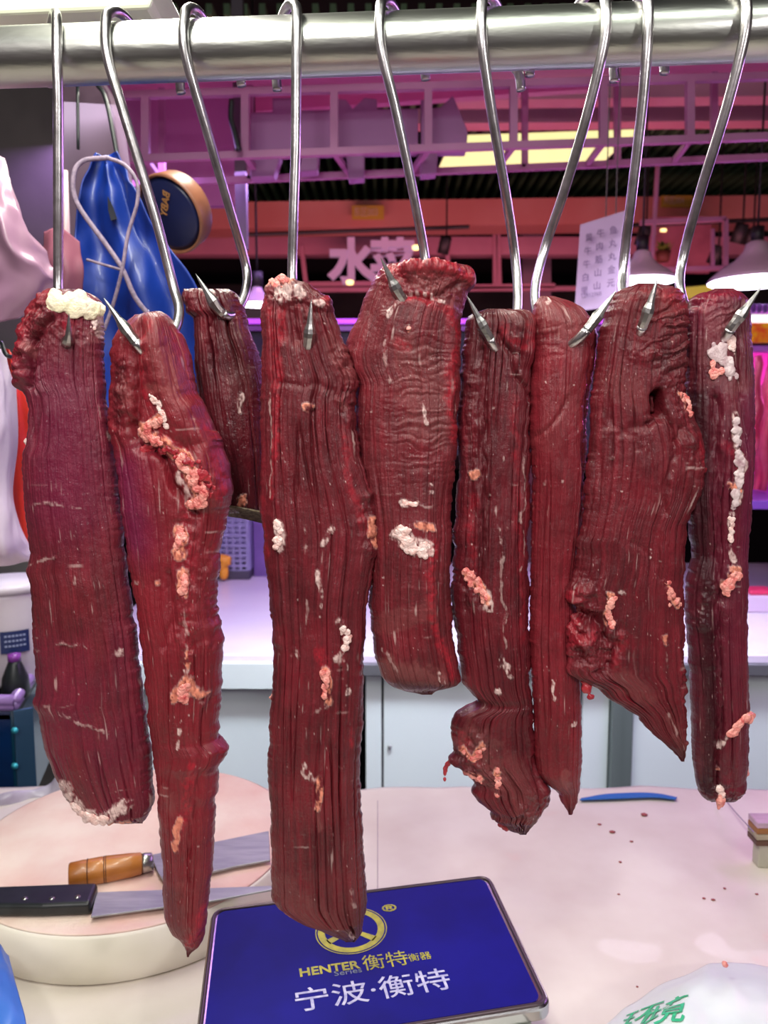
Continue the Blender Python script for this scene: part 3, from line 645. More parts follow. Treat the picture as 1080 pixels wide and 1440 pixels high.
RH = 0.0041
def hook(label, top, shaft, jaw, yb, tip_y, side, stub=None):
    """top: pixel column of the loop; shaft: pixel points down the front; jaw: pixels from bend to tip; yb: depth behind the cut"""
    p0 = rail_at(top[0]); ax = d_
    t = Vector((0, 0, 1))
    back = rail_at(side)
    pts = []
    R = RR + RH + 0.0014
    pts = []
    for k in range(9):
        a = math.radians(-25 + k * 22)          # 0 = behind the rail, 90 = on top, 180 = in front
        c = back.lerp(rail_at(shaft[0][0]), min(1, k / 6))
        v = c + Vector((0, math.cos(a) * R, math.sin(a) * R * 1.06))
        v.x = (side + (shaft[0][0] - side) * min(1, max(0, (math.degrees(a) - 35) / 105)) - 540) / F * (v.y * CP - (v.z - CAMZ) * SP); pts.append(v)
    # the free end behind
    if stub: pts = [PY(stub[0] + 2, stub[1] + 9, back.y + R + 0.004), PY(stub[0] - (stub[0] - side) * 0.12, stub[1] - 16, back.y + R + 0.004)] + pts[1:]
    y_front = rail_at(shaft[0][0]).y - R
    cp = rail_at(shaft[0][0]) - Vector((0, 0, CAMZ)); dd_ = cp.y * CP - cp.z * SP; cpy = 720 - F * (cp.z * CP + cp.y * SP) / dd_
    low = [q for q in shaft if q[1] > cpy + 12]; q0 = [q for q in shaft if q[1] <= cpy + 12][-1]; q1 = low[0]
    f_ = max(0, (cpy - q0[1]) / (q1[1] - q0[1])); shaft = [shaft[0], (q0[0] + (q1[0] - q0[0]) * f_, cpy + 2)] + low
    ys = [p[1] for p in shaft]; n = len(shaft)
    for i, (px, py) in enumerate(shaft):
        if i == 0: continue
        q = (py - shaft[1][1]) / (shaft[-1][1] - shaft[1][1])
        pts.append(PY(px, py, y_front + (yb - y_front) * q ** 1.3))
    m = len(jaw)
    for i, (px, py) in enumerate(jaw):
        q = (i + 1) / m
        pts.append(PY(px, py, yb + (tip_y - yb) * min(1, q * 1.15)))
    C = catmull(pts, 9)
    root = empty('meat_hook', pts[2])
    tag(root, label, 'hook', 'steel hooks hanging on the rail')
    # split: wire and sharpened tip
    L = [0]
    for a, b in zip(C, C[1:]): L.append(L[-1] + (b - a).length)
    cut = L[-1] - 0.040
    i0 = next(i for i, v in enumerate(L) if v > cut)
    wire = MB().tube(C[:i0 + 1], RH, 16); w_ = wire.obj('hook_wire', M_HOOK, root, True)
    tp = C[i0:]; LL = [(v - L[i0]) / (L[-1] - L[i0]) for v in L[i0:]]
    rad = [RH * 1.02 if q < 0.2 else RH * (1.02 + 0.35 * math.sin(min(1, (q - 0.2) / 0.3) * math.pi)) * max(0.03, (1 - (q - 0.2) / 0.8) ** 0.75) for q in LL]
    t_ = MB().tube(tp, rad, 8).obj('hook_tip', M_TIP, root, False); t_['label'] = 'sharpened hook point'
    for o in (w_, t_):
        o.matrix_parent_inverse = Matrix.Translation(-root.location)
    return root

hook('straight steel hook holding the broad beef cut at the far left', (77, 32), [(80, 70), (82, 150), (82, 280), (82, 400)], [(83, 440), (90, 482), (96, 475), (97, 441)], 0.685, 0.628, 70)
hook('steel hook slanting right through the folded second cut from the left', (150, 30), [(149, 70), (176, 165), (217, 300), (243, 400)], [(252, 440), (240, 474), (214, 500), (190, 480), (146, 419)], 0.680, 0.626, 200, (253, 122))
hook('steel hook slanting right through the short beef cut hanging behind', (258, 30), [(260, 70), (293, 190), (325, 300), (346, 375)], [(345, 412), (330, 440), (310, 438), (275, 385)], 0.722, 0.670, 300, (338, 112))
hook('upright steel hook holding the long cut with the ragged pale top', (412, 25), [(417, 60), (416, 200), (413, 300), (411, 385)], [(414, 430), (428, 490), (434, 478), (438, 420)], 0.668, 0.616, 388, (388, 118))
hook('steel hook piercing the short thick cut in the middle with its tip on the left', (533, 25), [(535, 60), (558, 160), (581, 270), (598, 365)], [(596, 400), (580, 428), (562, 415), (535, 362)], 0.690, 0.624, 568, (597, 103))
hook('steel hook through the notched cut sixth from the left', (678, 20), [(678, 60), (692, 160), (711, 270), (724, 360)], [(728, 420), (722, 470), (702, 492), (684, 468), (656, 415)], 0.696, 0.644, 712, (731, 118))
hook('steel hook slanting left behind the slim smooth cut', (850, 10), [(851, 60), (826, 160), (793, 270), (766, 350)], [(752, 415), (765, 462), (795, 485), (822, 468), (867, 408)], 0.694, 0.638, 795, (743, 98))
hook('near upright steel hook holding the wide cut with the dark hole', (910, 5), [(911, 50), (903, 150), (889, 270), (877, 370)], [(876, 420), (893, 470), (907, 450), (925, 390)], 0.680, 0.618, 888, (862, 106))
hook('steel hook slanting left to the narrow cut at the far right', (1046, 10), [(1048, 50), (1022, 150), (985, 270), (961, 360)], [(957, 410), (980, 465), (1012, 478), (1033, 455), (1072, 402)], 0.690, 0.630, 1000, (932, 95))

# ================================================================== front table and its things
TZ = 0.86
M_TABLE = mat('stained_white_plastic', (226, 218, 206), 0.4, 0, (212, 200, 188), 7, 0.2, 40, coat=0.1, rgb3=(218, 192, 180))
b = MB(); nx = 60
for ix in range(nx + 1):
    x = -1.4 + 2.8 * ix / nx; yb_ = 1.345 + 0.006 * math.sin(x * 17) + 0.004 * math.sin(x * 41 + 1)
    for (y, z) in ((0.15, TZ - 0.03), (0.15, TZ), (0.7, TZ), (yb_ - 0.02, TZ), (yb_, TZ - 0.006), (yb_, TZ - 0.03)): b.v.append((x, y, z))
for ix in range(nx):
    for k in range(6):
        a = ix * 6 + k; c = ix * 6 + (k + 1) % 6; b.f.append((a, c, c + 6, a + 6))
b.f += [tuple(range(6)), tuple(reversed(range(nx * 6, nx * 6 + 6)))]
table = empty('butcher_table', (0, 0.75, 0), label='long white butcher table with a stained plastic top under the hanging meat', cat='table')
b.obj('table_top', M_TABLE, table, True)
MB().beam(PZ(531, 1126, TZ + 0.0004), PZ(531, 1440, TZ + 0.0004), 0.0012, 0.0008).obj('seam', mat('seam_grey', (168, 152, 160), 0.6), table)
MTL = mat('table_frame_steel', (150, 150, 152), 0.35, 1)
MB().box((0, 0.75, TZ - 0.065), (2.7, 1.1, 0.07)).obj('apron_frame', MTL, table)
for sx in (-1, 1):
    for y in (0.25, 1.25): MB().box((sx * 1.3, y, (TZ - 0.1) / 2), (0.04, 0.04, TZ - 0.1)).obj('leg', MTL, table)
# crumbs of meat on the table
M_CR = mat('meat_crumb', (150, 70, 70), 0.5)
CRL = ['pinkish crumb, the largest one, near the far edge of the table', 'dark crumb just below and left of the largest crumb', 'dark crumb left of the pair near the far table edge', 'small crumb right of the upper pair on the table', 'small crumb alone in the upper middle of the bare table', 'crumb at the right of the table, the uppermost of three', 'crumb at the right of the table, the left one of a close pair', 'crumb at the right of the table, the right one of a close pair', 'small crumb in the middle of the bare table', 'crumb nearest the right edge of the table', 'crumb nearest the white bag with green characters']
for i, (px, py, r) in enumerate([(906, 1147, 3), (861, 1171, 2.4), (843, 1160, 1.6), (888, 1184, 1.6), (872, 1213, 1.6), (1019, 1250, 1.5), (990, 1264, 1.6), (1003, 1266, 1.8), (870, 1258, 1.2), (1064, 1258, 1.5), (896, 1388, 1.2)]):
    p = PZ(px, py, TZ); R = r * 0.001 * p.y
    iv, jf = ico(); vs = [Vector((v.x * 1.5, v.y * 1.2, v.z * 0.6)) * R * (1 + 0.2 * math.sin(v.x * 7 + i)) + p + Vector((0, 0, R * 0.55)) for v in iv]
    o = mesh_obj('meat_crumb', vs, jf, M_CR, None, True)
    tag(o, CRL[i], 'crumb', 'meat crumbs on the table')

# ---- round chopping board
BT = 0.924
c0 = Vector((-0.352, 1.052, TZ)); R0 = 0.222
M_BOARD = mat('chopping_board_plastic', (238, 222, 206), 0.5, 0, (224, 184, 170), 7, 0.4, 90, rgb3=(196, 132, 122))
M_BSIDE = mat('chopping_board_side', (236, 230, 216), 0.4, 0, (224, 218, 200), 8)
board = empty('chopping_board', c0, label='thick round white plastic chopping board stained pink, left of the blue scale', cat='chopping board')
h = BT - TZ
def lathe_at(prof, c, name, m, parent, smooth=True, seg=96):
    o = MB().lathe(prof, (0, 0, 0), None, seg).obj(name, m, parent, smooth)
    if parent is None: o.location = c
    return o
lathe_at([(0, h), (R0 * 0.5, h), (R0 - 0.006, h), (R0 - 0.003, h - 0.001)], c0, 'cutting_surface', M_BOARD, board)
lathe_at([(R0 - 0.003, h - 0.001), (R0, h - 0.004), (R0 + 0.002, h * 0.6), (R0 - 0.002, 0.004), (R0 - 0.008, 0), (0, 0)], c0, 'rim_side', M_BSIDE, board)

# ---- knives
def basis(a, bb):      # x axis from a to b on level plane
    x = (bb - a); x.z = 0; x.normalize(); return x, Vector((0, 0, 1)).cross(x)
M_BLADE = mat('knife_blade', (170, 172, 172), 0.42, 0.5, (150, 152, 156), 20, 0.1, 200, stretch=(1, 6, 1))
def blade(parent, poly, z, th):
    m = MB(); m.prism([Vector((p.x, p.y, z)) for p in poly], (0, 0, th)); return m.obj('blade', M_BLADE, parent, bevel=0.0006)
kz = BT + 0.002
# cleaver
a, bb = PZ(97, 1231, BT + 0.014), PZ(200, 1214, BT + 0.014)
cl = empty('cleaver', a, label='cleaver with a turned wooden handle lying on the chopping board', cat='knife')
def P2(px, py, z=BT + 0.003): return PZ(px, py, z)
def keep(o, root): o.matrix_parent_inverse = Matrix.Translation(-root.location); return o
x_, y_ = basis(a, bb); Lh = (bb - a).length
q = Vector((0, 0, 1)).rotation_difference(x_).to_matrix()
prof = [(0, 0), (0.0135, 0), (0.0150, 0.002), (0.0158, Lh * 0.2), (0.0153, Lh * 0.25), (0.0158, Lh * 0.27), (0.0162, Lh * 0.45), (0.0155, Lh * 0.475), (0.0162, Lh * 0.5), (0.0148, Lh * 0.82), (0.0135, Lh * 0.98), (0.0115, Lh), (0, Lh)]
MW = mat('handle_wood', (196, 128, 54), 0.38, 0, (150, 84, 32), 30, 0.0, 60, coat=0.2, stretch=(0.3, 1, 1))
keep(MB().lathe(prof, a, q, 40).obj('handle', MW, cl, True), cl)
for f_ in (0.25, 0.475, 0.5):
    c_ = a.lerp(bb, f_); g_ = keep(MB().lathe([(0.0150, -0.0007), (0.0163, -0.0005), (0.0163, 0.0005), (0.0150, 0.0007)], c_, q, 40).obj('handle_ring', mat('burnt_ring', (84, 44, 20), 0.6), cl, True), cl); g_['label'] = 'dark burnt ring on the handle'
f0 = bb; keep(MB().lathe([(0.0118, 0), (0.0122, 0.003), (0.0112, 0.012), (0.008, 0.014), (0, 0.014)], f0, q, 32).obj('ferrule', M_STEEL, cl, True), cl)
pol = [P2(212, 1206), P2(378, 1172), P2(380, 1213), P2(330, 1222), P2(232, 1246), P2(222, 1230)]
keep(blade(cl, pol, BT + 0.004, 0.003), cl)
# chef knife
kn = empty('kitchen_knife', P2(0, 1275), label='kitchen knife with a black riveted handle at the front of the chopping board', cat='knife')
MK = mat('black_handle_plastic', (16, 22, 24), 0.35, 0, (28, 34, 36), 60)
hz = BT + 0.004
pol = [P2(-60, 1262), P2(0, 1261), P2(138, 1256), P2(137, 1262), P2(128, 1286), P2(100, 1287), P2(60, 1289), P2(0, 1289), P2(-60, 1284)]
keep(MB().prism([Vector((p.x, p.y, BT + 0.001)) for p in pol], (0, 0, 0.017)).obj('handle', MK, kn, bevel=0.005, seg=4), kn)
pol = [P2(136, 1260), P2(380, 1251), P2(395, 1254), P2(300, 1272), P2(128, 1295)]
keep(blade(kn, pol, BT + 0.006, 0.0022), kn)
for px, py in ((35, 1262), (73, 1262), (109, 1260)):
    p = PZ(px, py + 1, BT + 0.0181)
    r_ = keep(MB().lathe([(0.0035, -0.001), (0.0035, 0.0003), (0, 0.0006)], p, None, 16).obj('rivet', M_STEEL, kn, True), kn); r_['label'] = 'steel rivet'

# ---- scale
SZ = 0.952
BLp, BRp = PZ(297, 1280, SZ), PZ(690, 1231, SZ)
FRp = PZ(763, 1415, SZ)
ex = (BRp - BLp).normalized(); ey = Vector((math.cos(math.radians(-82)), math.sin(math.radians(-82)), 0))      # ey points to the viewer
W = (BRp - BLp).length; D = 0.235
D = 0.219
def S(u, v, z): return BLp + ex * u + ey * v + Vector((0, 0, z))
def rrect(x0, y0, x1, y1, r, n=8):
    out = []
    for cx, cy, a0 in ((x1 - r, y1 - r, 0), (x0 + r, y1 - r, 90), (x0 + r, y0 + r, 180), (x1 - r, y0 + r, 270)):
        for k in range(n + 1):
            a = math.radians(a0 + 90 * k / n); out.append((cx + r * math.cos(a), cy + r * math.sin(a)))
    return out
scale = empty('weighing_scale', S(W / 2, D / 2, TZ - SZ), label='electronic weighing scale with a blue printed platform and chrome edge', cat='scale')
def sp(name, poly, z0, z1, m, bev=0, seg=3):
    return keep(MB().prism([S(u, v, z0) for u, v in poly], (0, 0, z1 - z0)).obj(name, m, scale, bevel=bev, seg=seg), scale)
M_BLUE = mat('blue_film', (16, 17, 122), 0.5, 0, (11, 12, 104), 12, 0.05, 40)
M_BLUE.node_tree.nodes['Principled BSDF'].inputs['Specular IOR Level'].default_value = 0.15
M_CHR = mat('platform_steel', (190, 186, 190), 0.2, 1.0, bump=0.05, bscale=80)
sp('platform_pan', rrect(0, 0, W, D, 0.014), -0.016, 0.0, M_CHR, 0.004)
sp('platform_film', rrect(0.008, 0.006, W - 0.010, D - 0.007, 0.010), 0.0, 0.0008, M_BLUE)
rim_ = MB(); rp = [S(u, v, 0.0004) for u, v in rrect(0.004, 0.003, W - 0.005, D - 0.0035, 0.012)]
rim_.tube(rp + [rp[0]], 0.0022, 8, False); keep(rim_.obj('rubber_rim', mat('dark_rim', (88, 74, 80), 0.35, 0.6), scale, True), scale)
sp('scale_body', rrect(0.03, 0.02, W - 0.02, D + 0.03, 0.02), TZ - SZ + 0.012, -0.016, mat('scale_body_metal', (176, 180, 168), 0.4, 0.5), 0.004)
for u in (0.05, W - 0.05):
    for v in (0.04, D): keep(MB().lathe([(0, 0), (0.012, 0), (0.012, 0.014), (0, 0.014)], S(u, v, TZ - SZ), None, 20).obj('foot', MK, scale, True), scale)
M_YEL = mat('yellow_print', (186, 178, 52), 0.5, 0, (150, 146, 60), 120)
M_WHT = mat('white_print', (205, 205, 225), 0.5, 0, (160, 160, 200), 150)
# position on the platform from a pixel
def onS(px, py):
    p = PZ(px, py, SZ + 0.0008); d = p - BLp; k = ex.x * ey.y - ex.y * ey.x
    return (d.x * ey.y - d.y * ey.x) / k, (ex.x * d.y - ex.y * d.x) / k
lu, lv = onS(494, 1308)
def ring(name, r0, r1, z, m, par):
    b = MB(); n = 64
    for k in range(n):
        a = 2 * math.pi * k / n
        for r in (r0, r1): b.v.append(tuple(S(lu + r * math.cos(a) * 1.0, lv + r * math.sin(a), z)))
    for k in range(n): q = 2 * k; r = (2 * k + 2) % (2 * n); b.f.append((q, q + 1, r + 1, r))
    return keep(b.obj(name, m, par), par)
RL = 0.0395
logo = ring('printed_emblem', RL * 0.74, RL * 0.93, 0.0012, M_YEL, scale)
bm_ = bmesh.new(); bm_.from_mesh(logo.data)
def ringinto(r0, r1):
    n = 64; vs = []
    for k in range(n):
        a = 2 * math.pi * k / n; vs.append([bm_.verts.new(S(lu + r * math.cos(a), lv + r * math.sin(a), 0.0012)) for r in (r0, r1)])
    for k in range(n): bm_.faces.new((vs[k][0], vs[k][1], vs[(k + 1) % n][1], vs[(k + 1) % n][0]))
ringinto(RL * 0.97, RL)
def spoke(a, w0, w1):
    c, s_ = math.cos(math.radians(a)), math.sin(math.radians(a))
    vs = [(-w0 * s_, w0 * c), (w0 * s_, -w0 * c), (c * RL * .78 + w1 * s_, s_ * RL * .78 - w1 * c), (c * RL * .78 - w1 * s_, s_ * RL * .78 + w1 * c)]
    bm_.faces.new([bm_.verts.new(S(lu + x, lv + y, 0.0012)) for x, y in vs])
for a in (-90, 40, 150): spoke(a, 0.0022, 0.0042)
bm_.to_mesh(logo.data); bm_.free()
def stext(name, s, px, py, size, m, bold=0.0, xs=1.0):
    u, v = onS(px, py); t = text(name, s, size, S(u, v, 0.0011), ex, Vector((-ex.y, ex.x, 0)), m, scale, bold, 0.0002, xs=xs); return keep(t, scale)
stext('printed_lettering', 'HENTER', 421, 1374, 0.0165, M_YEL, 0.0004, 1.0)
stext('printed_lettering', '衡特', 511, 1364, 0.0245, M_YEL, 0.0, 1.0)
stext('printed_lettering', 'Series', 470, 1373, 0.010, mat('dim_print', (110, 120, 140), 0.5), 0, 1.2)
stext('printed_seal', '衡器', 575, 1352, 0.0125, M_YEL, 0.0)
stext('printed_lettering', '宁波·衡特', 413, 1422, 0.033, M_WHT, 0.0001, 1.12)
u, v = onS(545, 1277)
stext('registered_mark', '®', 539, 1283, 0.017, M_YEL, 0.0003, 1.3)

# ---- blue plastic sheet bottom left
def sheet(name, pts, m, fold=0.006, seed=0, sub=14, thick=0.0006, **k):
    """crumpled sheet from a grid of 3-D points (rows)"""
    rows = []
    for r in pts: rows.append(catmull(r, sub))
    cols = [catmull([rows[i][j] for i in range(len(rows))], sub) for j in range(len(rows[0]))]
    n, m_ = len(cols), len(cols[0]); V = np.array([[list(p) for p in c] for c in cols])
    du = np.gradient(V, axis=0); dv = np.gradient(V, axis=1); nn = np.cross(du, dv); nn /= np.linalg.norm(nn, axis=-1, keepdims=True) + 1e-12
    I, J = np.meshgrid(np.arange(n), np.arange(m_), indexing='ij')
    d = (np.abs(fbm(I / 26 + J / 60, J / 30 - I / 70, seed, 3)) * 2.2 - 0.5) * fold
    V = V + nn * d[..., None]
    f = [(i * m_ + j, (i + 1) * m_ + j, (i + 1) * m_ + j + 1, i * m_ + j + 1) for i in range(n - 1) for j in range(m_ - 1)]
    o = mesh_obj(name, V.reshape(-1, 3).tolist(), f, m, None, True)
    s_ = o.modifiers.new('thickness', 'SOLIDIFY'); s_.thickness = thick
    return o
M_BL2 = mat('blue_plastic', (52, 104, 190), 0.4, 0, (70, 120, 204), 10, 0.3, 30)
y = 0.66
o = sheet('blue_plastic_bag', [[PY(-60, 1318, 0.80), PY(-10, 1326, 0.79), PY(12, 1345, 0.78)], [PY(-60, 1370, 0.72), PY(-10, 1375, 0.70), PY(22, 1385, 0.70)], [PY(-60, 1440, 0.66), PY(0, 1440, 0.64), PY(36, 1440, 0.65)], [PY(-60, 1500, 0.63), PY(0, 1500, 0.62), PY(46, 1500, 0.63)]], M_BL2, 0.004, 5)
tag(o, 'blue plastic bag bulging at the bottom left corner in front of the board', 'bag')

# ---- white plastic bag with green characters
M_BAG = mat('white_bag_plastic', (226, 236, 230), 0.35, 0, (212, 222, 224), 8, 0.35, 25)
def bagpt(px, py, z): return PZ(px, py, z)
rows = [[bagpt(800, 1500, 0.88), bagpt(860, 1432, 0.885), bagpt(905, 1395, 0.89), bagpt(985, 1362, 0.89), bagpt(1040, 1358, 0.89), bagpt(1120, 1366, 0.88)],
        [bagpt(815, 1510, 0.92), bagpt(880, 1445, 0.935), bagpt(940, 1400, 0.945), bagpt(1000, 1376, 0.945), bagpt(1050, 1374, 0.945), bagpt(1130, 1380, 0.93)],
        [bagpt(840, 1540, 0.93), bagpt(905, 1480, 0.96), bagpt(960, 1430, 0.97), bagpt(1010, 1415, 0.975), bagpt(1070, 1412, 0.975), bagpt(1150, 1420, 0.95)],
        [bagpt(860, 1600, 0.93), bagpt(930, 1540, 0.965), bagpt(980, 1490, 0.985), bagpt(1030, 1480, 0.99), bagpt(1090, 1470, 0.99), bagpt(1170, 1480, 0.96)],
        [bagpt(880, 1700, 0.90), bagpt(950, 1640, 0.94), bagpt(1000, 1600, 0.96), bagpt(1060, 1580, 0.97), bagpt(1120, 1560, 0.965), bagpt(1200, 1560, 0.93)]]
wb = sheet('white_plastic_bag', rows, M_BAG, 0.005, 9)
tag(wb, 'white plastic bag with green printed characters at the bottom right corner', 'bag')
M_GRN = mat('green_print', (40, 176, 118), 0.5, 0, (60, 190, 140), 90)
# lay the characters on the bag surface
bpy.context.view_layer.update()
def on_bag(chars, px, py, size, ang):
    p = PZ(px, py, 0.945); r = Vector((math.cos(ang), math.sin(ang), 0)); up = Vector((-math.sin(ang), math.cos(ang), 0)).normalized() 
    t = text('printed_character', chars, size, p, r, up, M_GRN, None, 0.0003, 0.0, xs=0.62)
    me = t.data; bm = bmesh.new(); bm.from_mesh(me); bmesh.ops.triangulate(bm, faces=bm.faces)
    bmesh.ops.subdivide_edges(bm, edges=bm.edges, cuts=1)
    from mathutils.bvhtree import BVHTree
    tree = BVHTree.FromObject(wb, bpy.context.evaluated_depsgraph_get())
    for v in bm.verts:
        h = tree.ray_cast(Vector((v.co.x, v.co.y, 1.3)), Vector((0, 0, -1)))
        if h[0] is not None: v.co.z = h[0].z + 0.0012
    bm.to_mesh(me); bm.free(); t.parent = wb
on_bag('环', 866, 1428, 0.062, -0.5); on_bag('境', 900, 1456, 0.062, -0.5)
o = globs(type('X', (), dict(Y=0.74, o=None))(), [(1014, 1354), (1020, 1357)], 5, 3, M_PEACH, 'meat_scrap', free=True, flat=1)
tag(o, 'small pink scrap of meat poking out behind the white bag', 'meat scrap')

# ---- block at right edge
kb = empty('knife_sharpener', PZ(1100, 1215, TZ), label='small wooden topped block standing at the right edge of the table', cat='block')
p = PZ(1061, 1222, TZ); 
keep(MB().box((p.x + 0.066, p.y + 0.012, TZ + 0.018), (0.12, 0.02, 0.036)).obj('base_block', mat('dull_block', (176, 172, 156), 0.5), kb, bevel=0.002), kb)
q = PZ(1058, 1200, TZ + 0.05)
for k, c in enumerate([(96, 62, 44), (178, 164, 140), (150, 98, 50), (190, 160, 180)]):
    keep(MB().box((p.x + 0.067, p.y + 0.012, TZ + 0.0405 + k * 0.009), (0.135, 0.03, 0.0088)).obj('wood_layer', mat('wood_layer', c, 0.45, 0, tuple(int(v * 0.8) for v in c), 40, stretch=(0.2, 1, 1)), kb, bevel=0.0015), kb)
o = mesh_obj('thin_wire', *tube_geo(catmull([PZ(1016, 1120, TZ + 0.02), PZ(1035, 1143, TZ + 0.03), PZ(1060, 1170, TZ + 0.085)], 6), 0.0009, 6), mat('wire_grey', (150, 130, 160), 0.4, 0.5), None, True)
tag(o, 'thin grey wire running to the wooden topped block on the table', 'wire')

# ---- blue cloth on back edge
o = sheet('blue_cloth', [[PZ(818, 1123, TZ + 0.002), PZ(860, 1117, TZ + 0.003), PZ(915, 1116, TZ + 0.003), PZ(952, 1122, TZ + 0.002)], [PZ(815, 1126, TZ + 0.004), PZ(860, 1124, TZ + 0.005), PZ(915, 1122, TZ + 0.005), PZ(950, 1125, TZ + 0.004)]], mat('blue_cloth', (30, 96, 168), 0.7), 0.0005, 3, thick=0.0015)
tag(o, 'flat blue cloth lying at the far edge of the table', 'cloth')

# ---- plastic film behind the board (left)
M_FILM = mat('clear_film', (196, 190, 206), 0.25, 0, (160, 152, 170), 20, 0.6, 40)
o = sheet('crumpled_plastic_bag', [[PY(-50, 1130, 1.27), PY(20, 1112, 1.28), PY(60, 1098, 1.30), PY(95, 1084, 1.31)], [PY(-50, 1150, 1.26), PY(20, 1138, 1.26), PY(62, 1128, 1.27), PY(110, 1118, 1.28)], [PY(-50, 1163, 1.235), PY(20, 1160, 1.235), PY(70, 1150, 1.26), PY(120, 1142, 1.27)]], M_FILM, 0.03, 12)
tag(o, 'crumpled greyish plastic bag lying behind the round chopping board', 'bag')

# ================================================================== left side: crate, bucket, bottle, bags, post
cr = empty('blue_crate', (-1.0, 1.75, 0.55), label='dark blue glossy crate on the left behind the chopping board', cat='crate')
M_CR2 = mat('dark_blue_plastic', (8, 44, 92), 0.22, 0, (4, 30, 66), 6, 0.3, 20, coat=0.5)
A = PY(-120, 985, 1.52); Bc = PY(20, 985, 1.52); Cc = PY(76, 950, 1.95)
def wall(a, b_, z0, z1, th=0.01):
    m = MB(); n_ = (b_ - a).cross(Vector((0, 0, 1))).normalized() * th
    m.prism([Vector((a.x, a.y, z0)), Vector((b_.x, b_.y, z0)), Vector((b_.x, b_.y, z1)), Vector((a.x, a.y, z1))], -n_); return m
zt = Bc.z; zb = PY(20, 1165, 1.52).z
keep(wall(A, Bc, zb, zt - 0.012).obj('side_panel', M_CR2, cr, bevel=0.002), cr)
M_TEAL = mat('teal_plastic', (4, 60, 84), 0.25, 0, (2, 42, 64), 6, 0.3, 20, coat=0.4)
Cc = Vector((Cc.x, Cc.y, zt))
keep(wall(Bc, Cc, zb, zt - 0.012).obj('side_panel', M_TEAL, cr, bevel=0.002), cr)
m = MB(); up = Vector((0, 0, 1))
m.tube([A + up * 0.0, Bc], 0.012, 10); m.tube([Bc, Cc], 0.012, 10)
m.tube([A - up * 0.012, Bc - up * 0.012], 0.009, 10); m.tube([Bc - up * 0.012, Cc - up * 0.012], 0.009, 10)
keep(m.obj('rolled_rim', mat('lilac_rim', (150, 120, 176), 0.3, 0.2), cr, True), cr)
keep(wall(Bc - Vector((0.0, 0.006, 0)), Bc + Vector((0.03, 0.016, 0)), zb, zt - 0.02, 0.006).obj('corner_strip', mat('corner_grey', (52, 84, 110), 0.3, 0.3), cr, bevel=0.002), cr)
M_CY = mat('rivet_cyan', (70, 190, 210), 0.25, 0.4)
for py in (1027, 1077, 1126):
    p = PY(21, py, 1.505); keep(MB().lathe([(0.007, 0), (0.006, 0.003), (0, 0.005)], p, Matrix.Rotation(math.pi / 2, 3, 'X'), 14).obj('rivet', M_CY, cr, True), cr)
keep(MB().prism([A - up * 0.03, Bc - up * 0.03, Cc - up * 0.03, Vector((A.x, Cc.y, zt - 0.03))], (0, 0, -0.01)).obj('lid', MK, cr), cr)

bk = empty('white_bucket', PY(20, 970, 1.66), label='white plastic bucket with a dark blue label standing on the blue crate', cat='bucket')
p = PY(18, 960, 1.70); pt = PY(18, 815, 1.70); h = pt.z - p.z + 0.0; zc = zt - 0.012
M_BK = mat('white_bucket_plastic', (216, 208, 214), 0.35, 0, (200, 190, 200), 5)
hb = pt.z - zc
keep(MB().lathe([(0, 0), (0.070, 0), (0.074, 0.01), (0.083, hb - 0.03), (0.083, hb - 0.02)], (p.x, 1.70, zc), None, 48).obj('bucket_body', M_BK, bk, True), bk)
keep(MB().lathe([(0.083, hb - 0.02), (0.089, hb - 0.018), (0.089, hb - 0.004), (0.084, hb), (0, hb)], (p.x, 1.70, zc), None, 48).obj('bucket_lid', M_BK, bk, True), bk)
lb = MB(); cx = p.x
for k in range(9):
    a = math.radians(-78 + k * 5)
    for z in (PY(0, 920, 1.62).z, PY(0, 889, 1.62).z): lb.v.append((cx + 0.0835 * math.cos(a), 1.70 + 0.0835 * math.sin(a), z))
for k in range(8): lb.f.append((2 * k, 2 * k + 2, 2 * k + 3, 2 * k + 1))
keep(lb.obj('label_sticker', mat('label_blue', (24, 40, 88), 0.4), bk, True), bk)
lt = MB()
for z in (897, 904, 911):
    zz = PY(0, z, 1.62).z
    for k in range(6):
        a = math.radians(-72 + k * 5.0); aa = a + math.radians(3.4)
        lt.add([(cx + 0.0842 * math.cos(t_), 1.70 + 0.0842 * math.sin(t_), zz + d) for t_, d in ((a, 0), (aa, 0), (aa, 0.004), (a, 0.004))], [(0, 1, 2, 3)])
keep(lt.obj('label_print', mat('label_pale', (150, 160, 190), 0.5), bk), bk)
bt = empty('black_bottle', PY(25, 968, 1.58), label='small black bottle with a purple shine in front of the white bucket', cat='bottle')
z0 = zt - 0.012
keep(MB().lathe([(0, 0), (0.026, 0), (0.028, 0.01), (0.026, 0.04), (0.014, 0.07), (0.011, 0.078)], (PY(22, 960, 1.58).x, 1.58, z0), None, 32).obj('bottle_body', MK, bt, True), bt)
keep(MB().lathe([(0.013, 0.076), (0.013, 0.09), (0.0, 0.092)], (PY(22, 960, 1.58).x, 1.58, z0), None, 24).obj('cap', mat('purple_cap', (130, 60, 150), 0.3), bt, True), bt)

